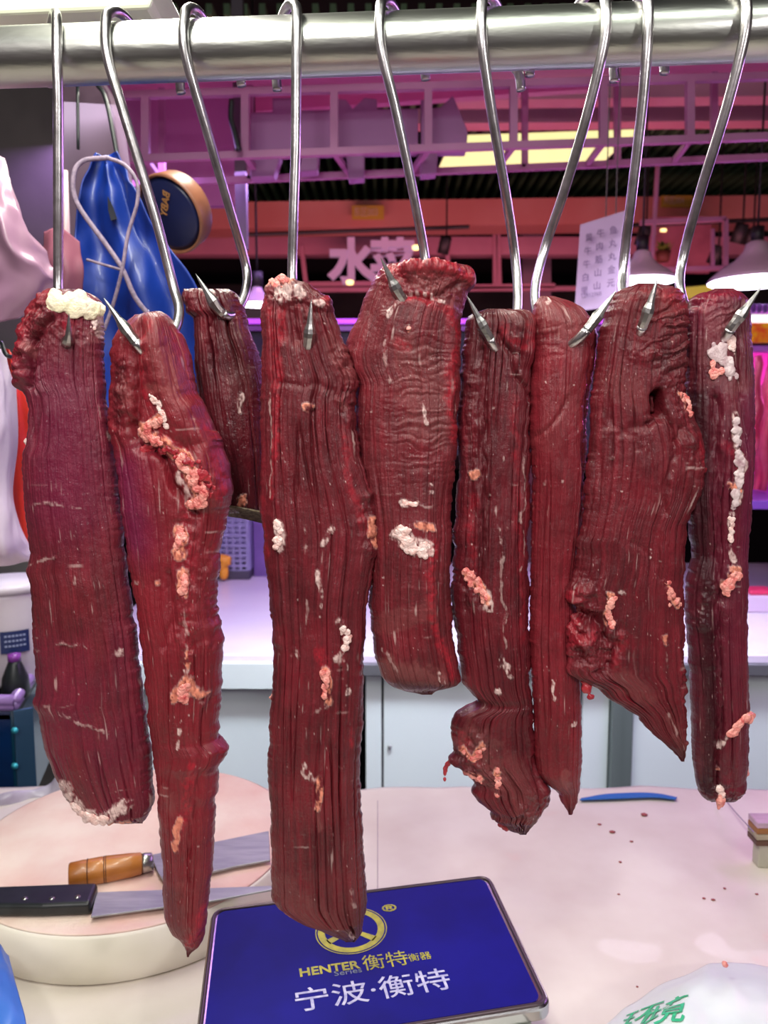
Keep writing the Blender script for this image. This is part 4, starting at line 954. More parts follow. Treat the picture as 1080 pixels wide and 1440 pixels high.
# grey post and panel
M_POST = mat('grey_concrete', (92, 88, 86), 0.85, 0, (74, 70, 70), 4, 0.3, 30)
a = PY(-60, 100, 2.3); c = PY(74, 100, 2.3)
struct(MB().box(((a.x + c.x) / 2, 2.4, 1.6), (c.x - a.x, 0.2, 3.2)).obj('wall_left', M_POST))
M_MAU = mat('mauve_panel', (74, 50, 68), 0.7, 0, (62, 42, 58), 5)
m = MB(); m.prism([PY(75, 100, 1.50), PY(134, 100, 1.50), PY(152, 130, 1.5), PY(160, 160, 1.50), PY(172, 245, 1.50), PY(172, 420, 1.5), PY(75, 420, 1.50)], (0, 0.06, 0))
struct(m.obj('wall_panel', M_MAU)); 
for pts_, r in (([(109, 118), (110, 210)], 0.003), ([(136, 118), (150, 145), (172, 258)], 0.004)):
    o = mesh_obj('black_cable', *tube_geo(catmull([PY(x, y, 1.47) for x, y in pts_], 5), r, 8), MK, None, True)
    tag(o, 'thin black cable running down the mauve panel, %s' % ('the straight one nearer the post' if r < 0.0035 else 'the curved one along its right edge'), 'cable')
o = mesh_obj('pale_pipe', *tube_geo([PY(90, 240, 1.30), PY(96, 420, 1.30)], 0.006, 10), mat('pale_pipe', (176, 150, 156), 0.4), None, True)
tag(o, 'thin pale pipe running down beside the grey concrete post', 'pipe')

# blue apron with cord
M_APR = mat('blue_apron_cloth', (4, 50, 148), 0.5, 0, (2, 36, 116), 7, 0.25, 40, coat=0.15)
rows = []
for py, x0, x1, dy in ((218, 138, 158, 0), (240, 122, 178, 0.0), (280, 112, 200, -0.01), (330, 106, 225, -0.01), (380, 104, 262, -0.02), (430, 110, 290, -0.02), (490, 118, 300, -0.01), (560, 130, 300, 0), (640, 150, 300, 0)):
    rows.append([PY(x0 + (x1 - x0) * k / 4, py, 1.12 + dy + (0.012 if k % 2 else -0.008)) for k in range(5)])
ap = sheet('blue_apron', rows, M_APR, 0.010, 21, sub=10, thick=0.002)
tag(ap, 'bright blue waterproof apron hanging behind the two leftmost cuts', 'apron')
sl = MB(); sl.prism([PY(151, 276, 1.098), PY(158, 290, 1.098), PY(164, 308, 1.096), (PY(156, 310, 1.096)), PY(152, 295, 1.098)], (0, 0.003, 0)); 
o = sl.obj('slit', mat('slit_black', (8, 10, 30), 0.8), ap)
M_CORD = mat('grey_cord', (150, 132, 150), 0.7, 0, (120, 105, 125), 200)
m = MB()
m.tube(catmull([PY(x, y, d) for x, y, d in ((150, 222, 1.08), (118, 226, 1.075), (104, 245, 1.07), (108, 285, 1.07), (150, 345, 1.07), (172, 378, 1.065), (190, 418, 1.06), (212, 446, 1.06))], 8), 0.0033, 8)
m.tube(catmull([PY(x, y, d) for x, y, d in ((148, 221, 1.08), (175, 232, 1.07), (192, 255, 1.07), (193, 285, 1.07), (180, 330, 1.068), (172, 378, 1.062), (160, 425, 1.06), (146, 465, 1.06))], 8), 0.0026, 8)
m.tube(catmull([PY(x, y, d) for x, y, d in ((122, 365, 1.068), (145, 372, 1.064), (172, 380, 1.062))], 6), 0.0018, 8)
o = m.obj('apron_cord', M_CORD, ap, True); o['label'] = 'knotted greyish cord'
# tan round ring behind the apron and dark disc
dk = empty('round_tin', PY(240, 300, 1.45), label='round dark blue tin with a wooden coloured rim behind the blue apron', cat='tin')
q = (Matrix.Rotation(math.radians(-28), 3, 'Z') @ Matrix.Rotation(math.radians(120), 3, 'X'))
p = PY(238, 302, 1.45); R = 52 / F * 1.45
keep(MB().lathe([(0, -0.05), (R * 0.8, -0.05), (R * 0.98, -0.035), (R * 1.03, -0.004), (R * 1.0, 0.006), (R * 0.95, 0.002), (R * 0.94, -0.002)], p, q, 56).obj('rim_shell', mat('tan_wood', (128, 82, 58), 0.4, 0, (100, 60, 44), 20), dk, True), dk)
keep(MB().lathe([(0, 0.004), (R * 0.8, 0.003), (R * 0.95, -0.002)], p, q, 48).obj('dark_face', mat('dark_blue_enamel', (14, 20, 56), 0.35, 0, (22, 30, 70), 6), dk, True), dk)
xr = q @ Vector((1, 0, 0)); yr = q @ Vector((0, 1, 0)); nz = q @ Vector((0, 0, 1))
t = text('gold_lettering', 'BABY', 0.020, p + xr * 0.024 + yr * 0.036 + nz * 0.006, -xr * 0.55 - yr * 0.8, -xr * 0.8 + yr * 0.55, mat('gold_print', (150, 104, 60), 0.5), dk, 0.0003); keep(t, dk)

# hanging plastic bags at the left
M_PBAG = mat('pinkish_film', (176, 140, 160), 0.3, 0, (150, 112, 138), 7, 0.5, 18)
rows = [[PY(-60, 205, 1.02), PY(-30, 215, 1.0), PY(-6, 222, 1.0), PY(2, 228, 1.02)], [PY(-60, 280, 1.0), PY(-20, 285, 0.97), PY(10, 290, 0.97), PY(30, 296, 1.0)], [PY(-60, 340, 1.0), PY(-10, 345, 0.96), PY(30, 350, 0.96), PY(60, 358, 1.0)],
        [PY(-60, 400, 1.0), PY(0, 400, 0.96), PY(50, 398, 0.97), PY(76, 392, 1.0)], [PY(-60, 475, 1.0), PY(-20, 455, 0.98), PY(30, 440, 0.99), PY(70, 425, 1.0)]]
o = sheet('pink_plastic_bag', rows, M_PBAG, 0.014, 31)
tag(o, 'translucent pinkish plastic bag hanging in front of the grey post at the upper left', 'bag')
M_PB2 = mat('mauve_film', (150, 88, 106), 0.45, 0, (120, 70, 92), 9, 0.4, 20)
o = sheet('mauve_plastic_bag', [[PY(60, 325, 1.06), PY(85, 322, 1.05), PY(112, 340, 1.06)], [PY(55, 380, 1.06), PY(85, 380, 1.04), PY(116, 385, 1.06)], [PY(50, 440, 1.06), PY(85, 440, 1.05), PY(116, 440, 1.06)]], M_PB2, 0.008, 33)
tag(o, 'dull mauve plastic bag hanging left of the blue apron', 'bag')
M_WB = mat('white_film', (222, 208, 226), 0.35, 0, (196, 180, 206), 6, 0.4, 15)
rows = [[PY(-70, 470, 1.05), PY(-20, 480, 1.03), PY(-2, 492, 1.04), PY(8, 500, 1.06)], [PY(-70, 580, 1.05), PY(-20, 580, 1.0), PY(10, 580, 1.02), PY(22, 585, 1.05)], [PY(-70, 680, 1.05), PY(-20, 680, 1.0), PY(8, 690, 1.02), PY(20, 700, 1.05)],
        [PY(-70, 760, 1.05), PY(-10, 765, 1.0), PY(20, 768, 1.02), PY(40, 772, 1.06)], [PY(-70, 795, 1.08), PY(-10, 792, 1.06), PY(40, 790, 1.07), PY(80, 788, 1.09)]]
o = sheet('white_plastic_bag', rows, M_WB, 0.010, 35)
tag(o, 'white plastic bag hanging at the left edge in front of the orange bag', 'bag')
M_OR = mat('orange_red_film', (232, 60, 40), 0.4, 0, (206, 30, 34), 8, 0.4, 18)
rows = [[PY(2, 490, 1.10), PY(12, 492, 1.09), PY(22, 500, 1.10), PY(35, 500, 1.12)], [PY(10, 580, 1.10), PY(25, 580, 1.08), PY(45, 582, 1.10), PY(60, 585, 1.12)], [PY(10, 680, 1.10), PY(25, 680, 1.08), PY(48, 680, 1.10), PY(60, 680, 1.12)], [PY(15, 765, 1.10), PY(35, 768, 1.09), PY(50, 765, 1.10), PY(60, 760, 1.12)]]
o = sheet('orange_plastic_bag', rows, M_OR, 0.008, 37)
tag(o, 'orange red plastic bag hanging between the white bag and the leftmost cut', 'bag')
o = mesh_obj('black_hook', *tube_geo(catmull([PY(2, 482, 1.03), PY(8, 498, 1.01), PY(18, 502, 1.02), PY(30, 503, 1.06)], 5), 0.0028, 8), MK, None, True)
tag(o, 'small black wire hook that holds the white bag at the left edge', 'hook')
# shelf behind the left bags
M_DPUR = mat('dark_purple_panel', (60, 44, 74), 0.7, 0, (46, 34, 60), 4)

# top-left white housing
hs = empty('lamp_housing', PY(90, 10, 0.78), label='white metal housing with a folded lip above the left end of the rail', cat='housing')
m = MB(); m.prism([PY(-60, -60, 0.74), PY(214, -60, 0.74), PY(214, 0, 0.74), PY(210, 11, 0.74), PY(-60, 22, 0.74)], (0, 0.10, 0)); keep(m.obj('housing_panel', mat('cream_enamel', (214, 220, 196), 0.3, 0, (204, 208, 186), 6), hs, bevel=0.003), hs)

# ================================================================== far counter
CZ = 0.86
M_LIL = mat('counter_laminate', (226, 214, 232), 0.3, 0, (214, 200, 226), 3, 0.05, 20, coat=0.1)
yf = PZ(540, 921, CZ).y
ct = empty('service_counter', (0, yf + 0.7, 0), label='long pale counter with white cabinet fronts across the aisle behind the meat', cat='counter')
keep(MB().box((0.95, yf + 0.75, CZ - 0.0125), (3.7, 1.5, 0.025)).obj('counter_top', M_LIL, ct, bevel=0.004), ct)
keep(MB().box((0.95, yf + 0.01, CZ - 0.040), (3.7, 0.05, 0.03)).obj('edge_strip', mat('grey_strip', (140, 140, 150), 0.35, 0.6), ct), ct)
M_CAB = mat('white_cabinet', (226, 234, 240), 0.4, 0, (220, 228, 236), 2)
def xat(px, Y): return (px - 540) / F * Y * (CP + (720 - 1040) / F * SP) ** -1
yc = yf + 0.02
doors = [(110, 180), (184, 504), (514, 537), (539, 720), (722, 815), (818, 856), (888, 1180), (1184, 1700)]
for i, (a, c) in enumerate(doors):
    xa, xc = xat(a, yc), xat(c, yc)
    keep(MB().box(((xa + xc) / 2, yc + 0.012, 0.43), (xc - xa - 0.002, 0.02, 0.75)).obj('cabinet_door' if c - a > 60 else 'filler_panel', M_CAB, ct, bevel=0.002), ct)
keep(MB().box((0.95, yf + 0.8, 0.42), (3.6, 1.3, 0.80)).obj('carcass', mat('dark_carcass', (26, 24, 32), 0.8), ct), ct)
keep(MB().box(((xat(857, yc) + xat(887, yc)) / 2, yc + 0.0, 0.42), (xat(887, yc) - xat(857, yc), 0.04, 0.80)).obj('corner_post', mat('grey_post', (106, 116, 118), 0.4, 0.3, (120, 130, 132), 3, stretch=(6, 1, 0.2)), ct, bevel=0.004), ct)
keep(MB().lathe([(0.006, 0), (0.005, 0.006), (0, 0.008)], PY(548, 1050, yc - 0.0), Matrix.Rotation(math.pi / 2, 3, 'X'), 16).obj('knob', MTL, ct, True), ct)
# left portion has a pale band under the top
keep(MB().box(((xat(110, yf) + xat(504, yf)) / 2, yf - 0.012, CZ - 0.055), (xat(504, yf) - xat(110, yf), 0.02, 0.075)).obj('front_band', M_CAB, ct, bevel=0.002), ct)

# basket chair back (lilac, perforated)
bs = empty('perforated_basket', PY(340, 810, 3.2), label='lilac perforated plastic basket standing on the counter behind the second cut', cat='basket')
Yb = 3.25; m = MB()
xs = [PY(300 + k * 9.5, 770, Yb).x for k in range(6)]; zt_ = PY(320, 724, Yb).z; zs = [zt_ + (CZ + 0.037 - zt_) * k / 11 for k in range(12)]
for i, x in enumerate(xs): m.box((x, Yb, (zs[0] + zs[-1]) / 2), (0.010, 0.012, zs[0] - zs[-1]))
for j, z in enumerate(zs): m.box(((xs[0] + xs[-1]) / 2, Yb + (0.004 if j % 2 else -0.004), z), (xs[-1] - xs[0], 0.010, 0.011))
m.box((xs[0] - 0.005, Yb + 0.1, (zs[0] + zs[-1]) / 2), (0.01, 0.2, zs[0] - zs[-1])); m.box((xs[-1] + 0.005, Yb + 0.1, (zs[0] + zs[-1]) / 2), (0.01, 0.2, zs[0] - zs[-1])); m.box(((xs[0] + xs[-1]) / 2, Yb + 0.2, (zs[0] + zs[-1]) / 2), (xs[-1] - xs[0], 0.01, zs[0] - zs[-1]))
keep(m.obj('basket_wall', mat('lilac_plastic', (150, 140, 190), 0.5), bs), bs)
keep(MB().box(((xs[0] + xs[-1]) / 2, Yb + 0.1, CZ + 0.018), (xs[-1] - xs[0] + 0.02, 0.22, 0.035)).obj('basket_base', mat('grey_base', (70, 62, 84), 0.6), bs, bevel=0.003), bs)
o = MB().box((PY(362, 770, 3.3).x + 0.045, 3.35, CZ + 0.12), (0.13, 0.08, 0.24)).obj('purple_carton', mat('purple_card', (130, 92, 170), 0.6, 0, (100, 70, 140), 6), bevel=0.004)
tag(o, 'purple carton on the counter to the right of the perforated basket', 'carton')
op = globs(type('X', (), dict(Y=3.2, o=None))(), [(318, 785), (316, 808)], 7, 4, mat('orange_skin', (232, 150, 40), 0.5), 'orange_fruit', free=True, flat=1)
tag(op, 'orange fruit beside the perforated basket on the counter', 'fruit')

# ================================================================== background shell
M_FLOOR = mat('dark_tiles', (70, 64, 70), 0.4, 0, (56, 52, 60), 3)
struct(MB().box((0, 4, -0.025), (12, 12, 0.05)).obj('floor', M_FLOOR))
M_DARK = mat('dark_wall', (26, 24, 30), 0.9, 0, (18, 18, 22), 2)
struct(MB().box((0, 8.0, 1.75), (12, 0.1, 3.5)).obj('wall_back', M_DARK))
# slatted ceiling
struct(MB().box((0, 4.2, 3.56), (12, 8.5, 0.05)).obj('ceiling', mat('ceiling_black', (14, 18, 16), 0.9)))
M_SLAT = mat('slat_green_grey', (96, 132, 92), 0.6)
m = MB()
for k in range(120):
    x = -4.5 + k * 0.082; m.box((x, 5.9, 3.42), (0.028, 4.1, 0.05))
struct(m.obj('ceiling_slats', M_SLAT))

# beams, with the pink light put into their base colours
M_PINK = mat('pink_lit_steel', (214, 150, 168), 0.55, 0, (200, 134, 156), 3)
M_BEAM = mat('pink_lit_beam', (216, 150, 140), 0.6, 0, (206, 130, 120), 2)
def hbeam(y0px, y1px, Y, x0, x1, name, m, tilt=0.0, th=0.12, label=None):
    p0, p1 = PY(x0, y0px, Y), PY(x1, y0px - tilt, Y); q0, q1 = PY(x0, y1px, Y), PY(x1, y1px - tilt, Y)
    b = MB(); b.prism([q0, q1, p1, p0], (0, th, 0)); o = b.obj(name, m)
    return o
struct(hbeam(287, 324, 5.2, 100, 1500, 'ceiling_beam', M_BEAM, 18, 0.25))
struct(hbeam(333, 358, 5.6, 100, 1400, 'ceiling_beam', M_PINK, 0, 0.12))
struct(hbeam(118, 141, 3.6, 640, 1500, 'ceiling_beam', M_PINK, 12, 0.10))
struct(hbeam(153, 174, 3.9, 560, 1500, 'ceiling_beam', M_PINK, 8, 0.10))
# ceiling panel above the sign cage
struct(MB().prism([PY(130, 96, 2.0), PY(1200, 40, 2.0), PY(1200, 108, 3.2), PY(170, 132, 3.0)], (0, 0, 0.02)).obj('ceiling_panel', mat('pink_panel', (206, 110, 150), 0.6, 0, (190, 96, 140), 3)))
# pink wall panel behind the cage on the left
struct(MB().prism([PY(100, 100, 2.9), PY(342, 96, 2.9), PY(342, 288, 2.9), PY(100, 292, 2.9)], (0, 0.04, 0)).obj('wall_panel', mat('magenta_panel', (186, 120, 172), 0.6, 0, (176, 108, 164), 2)))
struct(MB().prism([PY(340, 112, 3.0), PY(840, 100, 3.0), PY(840, 124, 3.0), PY(340, 158, 3.0)], (0, 0.04, 0)).obj('wall_panel', mat('magenta_panel', (206, 110, 160), 0.6)))


# sign cage
cage = empty('overhead_rack', PY(600, 180, 2.3), label='pink lit welded steel frame of a hanging shop sign above the stall', cat='rack')
M_CAGE = mat('pink_lit_cage', (170, 112, 154), 0.5, 0.1, (156, 98, 140), 5)  # tint of the pink light put into the steel colour
def bar(a, b_, w=0.018): 
    keep(MB().beam(a, b_, w).obj('frame_bar', M_CAGE, cage), cage)
Yf, Yr = 2.15, 2.45
def lerp(a, b_, t): return a + (b_ - a) * t
def fy(px, y0, y1): return lerp(y0, y1, (px - 130) / 950)
bar(PY(125, 226, Yf), PY(1200, 188, Yf)); bar(PY(125, 262, Yr), PY(1200, 216, Yr)); bar(PY(125, 136, Yf), PY(1200, 104, Yf))
for px in (205, 345, 440 + 30, 602, 722, 848, 970):
    bar(PY(px, fy(px, 136, 106), Yf), PY(px, fy(px, 226, 193), Yf), 0.020)
    bar(PY(px, fy(px, 226, 193), Yf), PY(px + (22 if px < 540 else -22), fy(px, 258, 222), Yr), 0.014)
for px in (228, 352, 738, 868, 1004):
    bar(PY(px, fy(px, 128, 100), Yr), PY(px, fy(px, 262, 222), Yr), 0.018)
# sign letters seen from behind
M_LET = mat('letter_back_purple', (150, 104, 152), 0.5, 0, (140, 94, 142), 4)
def letter(polys, label):
    m = MB()
    for poly in polys: m.prism([PY(x, y, 2.30) for x, y in poly], (0, 0.05, 0))
    o = m.obj('sign_letter', M_LET, None, bevel=0.003); tag(o, label, 'sign letter', 'backs of sign letters in the steel frame'); return o
letter([[(352, 158), (383, 157), (383, 137), (412, 137), (412, 155), (466, 154), (466, 214), (352, 218)], [(352, 218), (395, 217), (385, 248), (352, 250)], [(425, 215), (448, 214), (446, 240), (420, 242)]], 'purple block letter back at the left of the overhead steel frame')
letter([[(474, 138), (487, 140), (496, 153), (512, 137), (530, 139), (530, 153), (588, 152), (588, 212), (474, 214)], [(486, 213), (512, 212), (512, 250), (490, 252)]], 'purple letter back with a notched top in the middle of the overhead frame')
letter([[(592, 140), (607, 138), (607, 152), (620, 150), (637, 134), (648, 160), (658, 184), (656, 212), (592, 212)], [(592, 212), (616, 212), (614, 244), (592, 246)]], 'purple letter back with a slanted right edge in the overhead frame')

# yellow-white light panels
M_LIGHT = mat('panel_light', (250, 246, 170), 0.5, 0, emit=1.0)
def lightpanel(poly, Y, label):
    r = empty('ceiling_light', PY(poly[0][0], poly[0][1], Y)); tag(r, label, 'light', 'bright ceiling light panels')
    keep(MB().prism([PY(x, y, Y) for x, y in poly], (0, 0.02, 0)).obj('diffuser', M_LIGHT, r), r)
    keep(MB().prism([PY(x + (1.5 if x > 750 else -1.5), y + (1.5 if i in (2, 3) else -1.5), Y + 0.021) for i, (x, y) in enumerate(poly)], (0, 0.03, 0)).obj('light_frame', M_CAGE, r), r)
lightpanel([(657, 190), (892, 182), (890, 198), (657, 205)], 3.4, 'upper pale yellow ceiling light panel behind the steel frame')
lightpanel([(628, 213), (872, 205), (850, 226), (618, 234)], 3.3, 'lower pale yellow ceiling light panel behind the steel frame')
# black socket and cable at (325,150)
o = mesh_obj('black_cable', *tube_geo(catmull([PY(326, 140, 2.1), PY(325, 165, 2.1), PY(330, 185, 2.1), PY(336, 212, 2.1)], 6), 0.008, 8), MK, None, True)
tag(o, 'short black cable with a socket hanging in the left end of the steel frame', 'cable')
p_ = PY(341, 352, 2.6)
o = MB().box((p_.x, 2.6, (p_.z + 3.5) / 2), (0.035, 0.035, 3.5 - p_.z)).obj('steel_post', mat('grey_post_dark', (84, 76, 86), 0.5)); tag(o, 'grey post hanging from the ceiling below the left end of the steel frame', 'post')

# track rail with spots
M_BLK = mat('black_metal', (18, 18, 20), 0.5)
o = mesh_obj('light_track', *tube_geo([PY(350, 330, 4.6), PY(660, 319, 4.6)], 0.012, 6), M_BLK); tag(o, 'black light track running under the pink beam at the centre', 'track')
o = mesh_obj('light_track', *tube_geo([PY(860, 318, 4.4), PY(1150, 306, 4.4)], 0.012, 6), M_BLK); tag(o, 'black light track running under the pink beam at the right', 'track')
M_SPOT = mat('spot_glow', (255, 226, 150), 0.5, emit=2.2)
M_FADE = mat('spot_face_dark', (60, 56, 50), 0.5)
def spot(px, py, Y, R, lit, label):
    r = empty('spot_lamp', PY(px, py, Y)); tag(r, label, 'lamp', 'black track spot lamps')
    q = Matrix.Rotation(math.radians(18), 3, 'X') @ Matrix.Rotation(math.radians(12), 3, 'Y')
    p = PY(px, py, Y)
    keep(MB().lathe([(0, 0), (R * 0.9, 0), (R, -0.01), (R, -R * 3.0), (R * 0.9, -R * 3.0), (R * 0.88, -R * 2.8)], p, q, 24).obj('lamp_body', M_BLK, r, True), r)
    keep(MB().lathe([(0, -R * 2.9), (R * 0.9, -R * 2.9)], p, q, 24).obj('lamp_face', M_SPOT if lit else M_FADE, r), r)
    keep(MB().tube([p, p + Vector((0, 0, 3.5 - p.z))], 0.005, 6).obj('stem', M_BLK, r), r)
spot(628, 332, 4.5, 0.032, False, 'dark unlit spot lamp under the track at the centre')
spot(909, 318, 4.3, 0.034, True, 'lit black spot lamp pointing down left of the hook at the far right')
spot(1045, 314, 4.3, 0.034, True, 'lit black spot lamp at the upper right, the left one of a close pair')
spot(1060, 322, 4.5, 0.030, True, 'lit black spot lamp at the upper right, the right one of a close pair')
spot(1011, 345, 4.5, 0.034, True, 'lit black spot lamp hanging lowest at the right, over the white pendant')
# small glowing far spots
for (px, py, lab) in ((932, 327, 'small glowing downlight in the far ceiling right of the price banner'), (585, 350, 'tiny glowing downlight beside the hanging sign characters'), (492, 399, 'small pale glowing lamp above the long middle cut')):
    o = MB().lathe([(0, 0), (0.022, 0.0), (0.024, 0.015), (0, 0.018)], PY(px, py, 5.0), Matrix.Rotation(math.radians(-12), 3, 'X'), 24).obj('downlight', M_SPOT); tag(o, lab, 'light')
# pendant lamps
M_SHADE = mat('white_enamel_shade', (196, 176, 188), 0.35, 0, (186, 164, 180), 4)
M_GLOW = mat('pendant_glow', (250, 246, 255), 0.5, emit=2.2)
def pendant(px, py, Y, R, label):
    r = empty('pendant_lamp', PY(px, py, Y)); tag(r, label, 'lamp', 'white pendant lamps')
    p = PY(px, py, Y)
    keep(MB().lathe([(R, 0), (R * 0.93, R * 0.10), (R * 0.75, R * 0.26), (R * 0.45, R * 0.45), (R * 0.27, R * 0.65), (R * 0.23, R * 0.8), (R * 0.1, R * 0.88), (0, R * 0.88)], p, None, 48).obj('lamp_shade', M_SHADE, r, True), r)
    keep(MB().lathe([(0, -0.002), (R * 0.97, -0.002)], p, None, 48).obj('lamp_glow', M_GLOW, r), r)
    keep(MB().tube([p + Vector((0, 0, R * 0.86)), p + Vector((0, 0, R * 0.86 + 0.05))], 0.022, 12).obj('cap', M_BLK, r, True), r)
    keep(MB().tube([p + Vector((0, 0, R * 0.9)), p + Vector((0, 0, 3.5 - p.z))], 0.004, 8).obj('cord', M_BLK, r, True), r)
pendant(1062, 396, 2.9, 0.165, 'large white pendant lamp with a glowing disc at the right edge')
pendant(902, 395, 2.9, 0.125, 'white pendant lamp glowing behind the top of the wide cut with the hole')
pendant(362, 428, 2.9, 0.075, 'small glowing white pendant lamp left of the cut with the ragged pale top')
# 水菜 sign
sg = empty('shop_sign', PY(520, 370, 5.4), label='lilac lit shop sign characters hanging in the dark behind the centre', cat='sign')
M_SIGN = mat('sign_lilac', (190, 150, 186), 0.5, emit=0.35)
p = PY(462, 392, 5.4); s_ = 62 / F * 5.4
t = text('sign_character', '水', s_, p, (1, 0, 0), (0, 0, 1), M_SIGN, sg, 0.012, 0.02); keep(t, sg)
t = text('sign_character', '菜', s_, PY(520, 392, 5.4), (1, 0, 0), (0, 0, 1), M_SIGN, sg, 0.012, 0.02); keep(t, sg)
# shelf frames in the back (pink bars)
fr = empty('stall_rack', PY(600, 400, 5.6), label='pink metal bars of the stall frame far behind the centre', cat='rack')
for (x0, y0, x1, y1) in ((424, 345, 434, 430), (628, 345, 634, 420), (430, 400, 600, 398), (600, 350, 605, 420), (700, 325, 702, 400), (696, 325, 696, 400), (640, 404, 780, 402), (430, 408, 820, 406)):
    keep(MB().beam(PY(x0, y0, 5.6), PY(x1, y1, 5.6), 0.03).obj('frame_bar', M_PINK, fr), fr)
fr2 = empty('window_rack', PY(960, 350, 3.6), label='pink rectangular window frame with a pot plant inside at the right', cat='rack')
for (x0, y0, x1, y1, w_) in ((900, 313, 1020, 308, 0.02), (1020, 308, 1020, 378, 0.02), (905, 380, 1020, 377, 0.02), (1002, 322, 1002, 378, 0.014), (925, 232, 915, 385, 0.016)):
    keep(MB().beam(PY(x0, y0, 3.6), PY(x1, y1, 3.6), w_).obj('frame_bar', M_PINK, fr2), fr2)
o = MB().box(PY(955, 345, 5.0), (0.38, 0.02, 0.34)).obj('backlit_niche', mat('niche_pink', (200, 120, 140), 0.6, 0, (150, 80, 100), 4)); tag(o, 'pink niche board behind the pot plant at the right', 'board')
pp = empty('potted_plant', PY(932, 366, 4.8), label='small green pot plant in the pink niche at the right', cat='plant')
p = PY(932, 368, 4.8); keep(MB().lathe([(0, 0), (0.035, 0), (0.045, 0.06), (0, 0.06)], p, None, 24).obj('pot', mat('brown_pot', (110, 60, 50), 0.6), pp, True), pp)
m = MB(); rn = random.Random(3)
for k in range(60):
    a = rn.random() * 6.28; e = rn.uniform(0.1, 1.4); l = rn.uniform(0.05, 0.085); d = Vector((math.cos(a) * math.cos(e), math.sin(a) * math.cos(e), math.sin(e)))
    s2 = d.cross(Vector((0, 0, 1))).normalized() * 0.010; b0 = p + Vector((0, 0, 0.055)); m.add([b0, b0 + d * l * 0.5 + s2, b0 + d * l, b0 + d * l * 0.5 - s2], [(0, 1, 2, 3)])
keep(m.obj('foliage', mat('leaf_green', (110, 130, 50), 0.5), pp), pp)
# column
struct(hbeam(322, 1000, 6.2, 735, 775, 'wall_column', mat('column_grey_pink', (176, 140, 160), 0.6), 0, 0.3))
struct(hbeam(400, 660, 7.2, -300, 1500, 'wall_lower', mat('olive_wall', (58, 54, 52), 0.8, 0, (40, 38, 40), 3), 0, 0.1))
# yellow tags on the beam
M_TAGY = mat('yellow_tag', (200, 170, 60), 0.6); M_TAGT = mat('tag_print', (214, 190, 150), 0.6)
for (x0, x1, y0, y1, s, lab) in ((495, 540, 289, 308, '东区003', 'yellow number tag on the pink beam at the centre'), (930, 974, 275, 291, '东区004', 'yellow number tag on the pink beam at the right')):
    r = empty('number_tag', PY(x0, y1, 5.14)); tag(r, lab, 'tag')
    a, c = PY(x0, y1, 5.14), PY(x1, y0, 5.14)
    keep(MB().box(((a.x + c.x) / 2, 5.15, (a.z + c.z) / 2), (c.x - a.x, 0.02, c.z - a.z)).obj('tag_plate', M_TAGY, r), r)
    t = text('tag_lettering', s, (c.z - a.z) * 0.75, (a.x + 0.01, 5.135, a.z + 0.02), (1, 0, 0), (0, 0, 1), M_TAGT, r, 0.001, xs=0.72); keep(t, r)

# hanging price banner
bn = empty('price_banner', PY(845, 430, 2.0), label='lilac hanging banner printed with columns of characters behind the slim cut', cat='banner')
a1, a2, a3, a4 = PY(808, 438, 2.05), PY(886, 428, 1.95), PY(886, 294, 1.95), PY(816, 316, 2.05)
keep(MB().prism([a1, a2, a3, a4], (0.002, 0.006, 0)).obj('banner_sheet', mat('banner_white', (178, 150, 186), 0.7, 0, (170, 140, 180), 4), bn), bn)
M_INK = mat('banner_ink', (92, 62, 104), 0.6)
for px_ in (852, 866):
    p_ = PY(px_, 300 + (866 - px_) * 0.3, 1.98); keep(MB().tube([p_, Vector((p_.x, p_.y, 3.5))], 0.0014, 6).obj('cord', mat('banner_cord', (90, 84, 84), 0.7), bn, True), bn)
rt = (a2 - a1).normalized()
for cx, chars, y0, dy, dx in ((822, '黄牛牛白里', 340, 18.6, -1.6), (838, '牛肉筋山山', 334, 18.4, -1.2), (856, '鱼丸丸金元', 330, 18.4, -0.9)):
    for i, ch in enumerate(chars):
        pp_ = PY(cx + dx * i, y0 + dy * i, 2.03 - 0.1 * (cx - 816) / 70) - Vector((0, 0.005, 0))
        t = text('printed_character', ch, 0.021, pp_, rt, (0, 0, 1), M_INK, bn, 0.0002, 0.0002); keep(t, bn)
t = text('printed_number', '13912760', 0.014, PY(816, 420, 2.03) - Vector((0, 0.006, 0)), rt, (0, 0, 1), M_INK, bn, 0.0, 0.0002); keep(t, bn)

# purple LED line and dark shelf behind the gaps
sh = empty('dark_shelf', PY(420, 470, 3.4), label='dark shelf with a glowing purple edge behind the tops of the cuts', cat='shelf')
keep(MB().beam(PY(340, 452, 3.4), PY(1050, 452, 3.4), 0.02).obj('light_edge', mat('purple_led', (190, 80, 230), 0.5, emit=0.8), sh), sh)
keep(MB().beam(PY(340, 462, 3.4), PY(1050, 462, 3.4), 0.02).obj('shelf_edge', mat('purple_rail', (120, 60, 140), 0.4), sh), sh)
keep(MB().prism([PY(300, 468, 3.42), PY(1052, 468, 3.42), PY(1052, 640, 3.42), PY(300, 640, 3.42)], (0, 0.3, 0)).obj('shelf_body', mat('navy_dark', (30, 26, 48), 0.6), sh), sh)
for px_ in (430, 690):
    p_ = PY(px_, 560, 3.6); keep(MB().box((p_.x, 3.6, (CZ + 1.4) / 2), (0.03, 0.03, 1.4 - CZ)).obj('support_post', MTL, sh), sh)
o = MB().box(PY(380, 436, 3.8), (0.5, 0.2, 0.10)).obj('olive_carton', mat('olive_card', (96, 86, 70), 0.7)); tag(o, 'dull olive carton on the dark shelf left of the pale topped cut', 'carton')
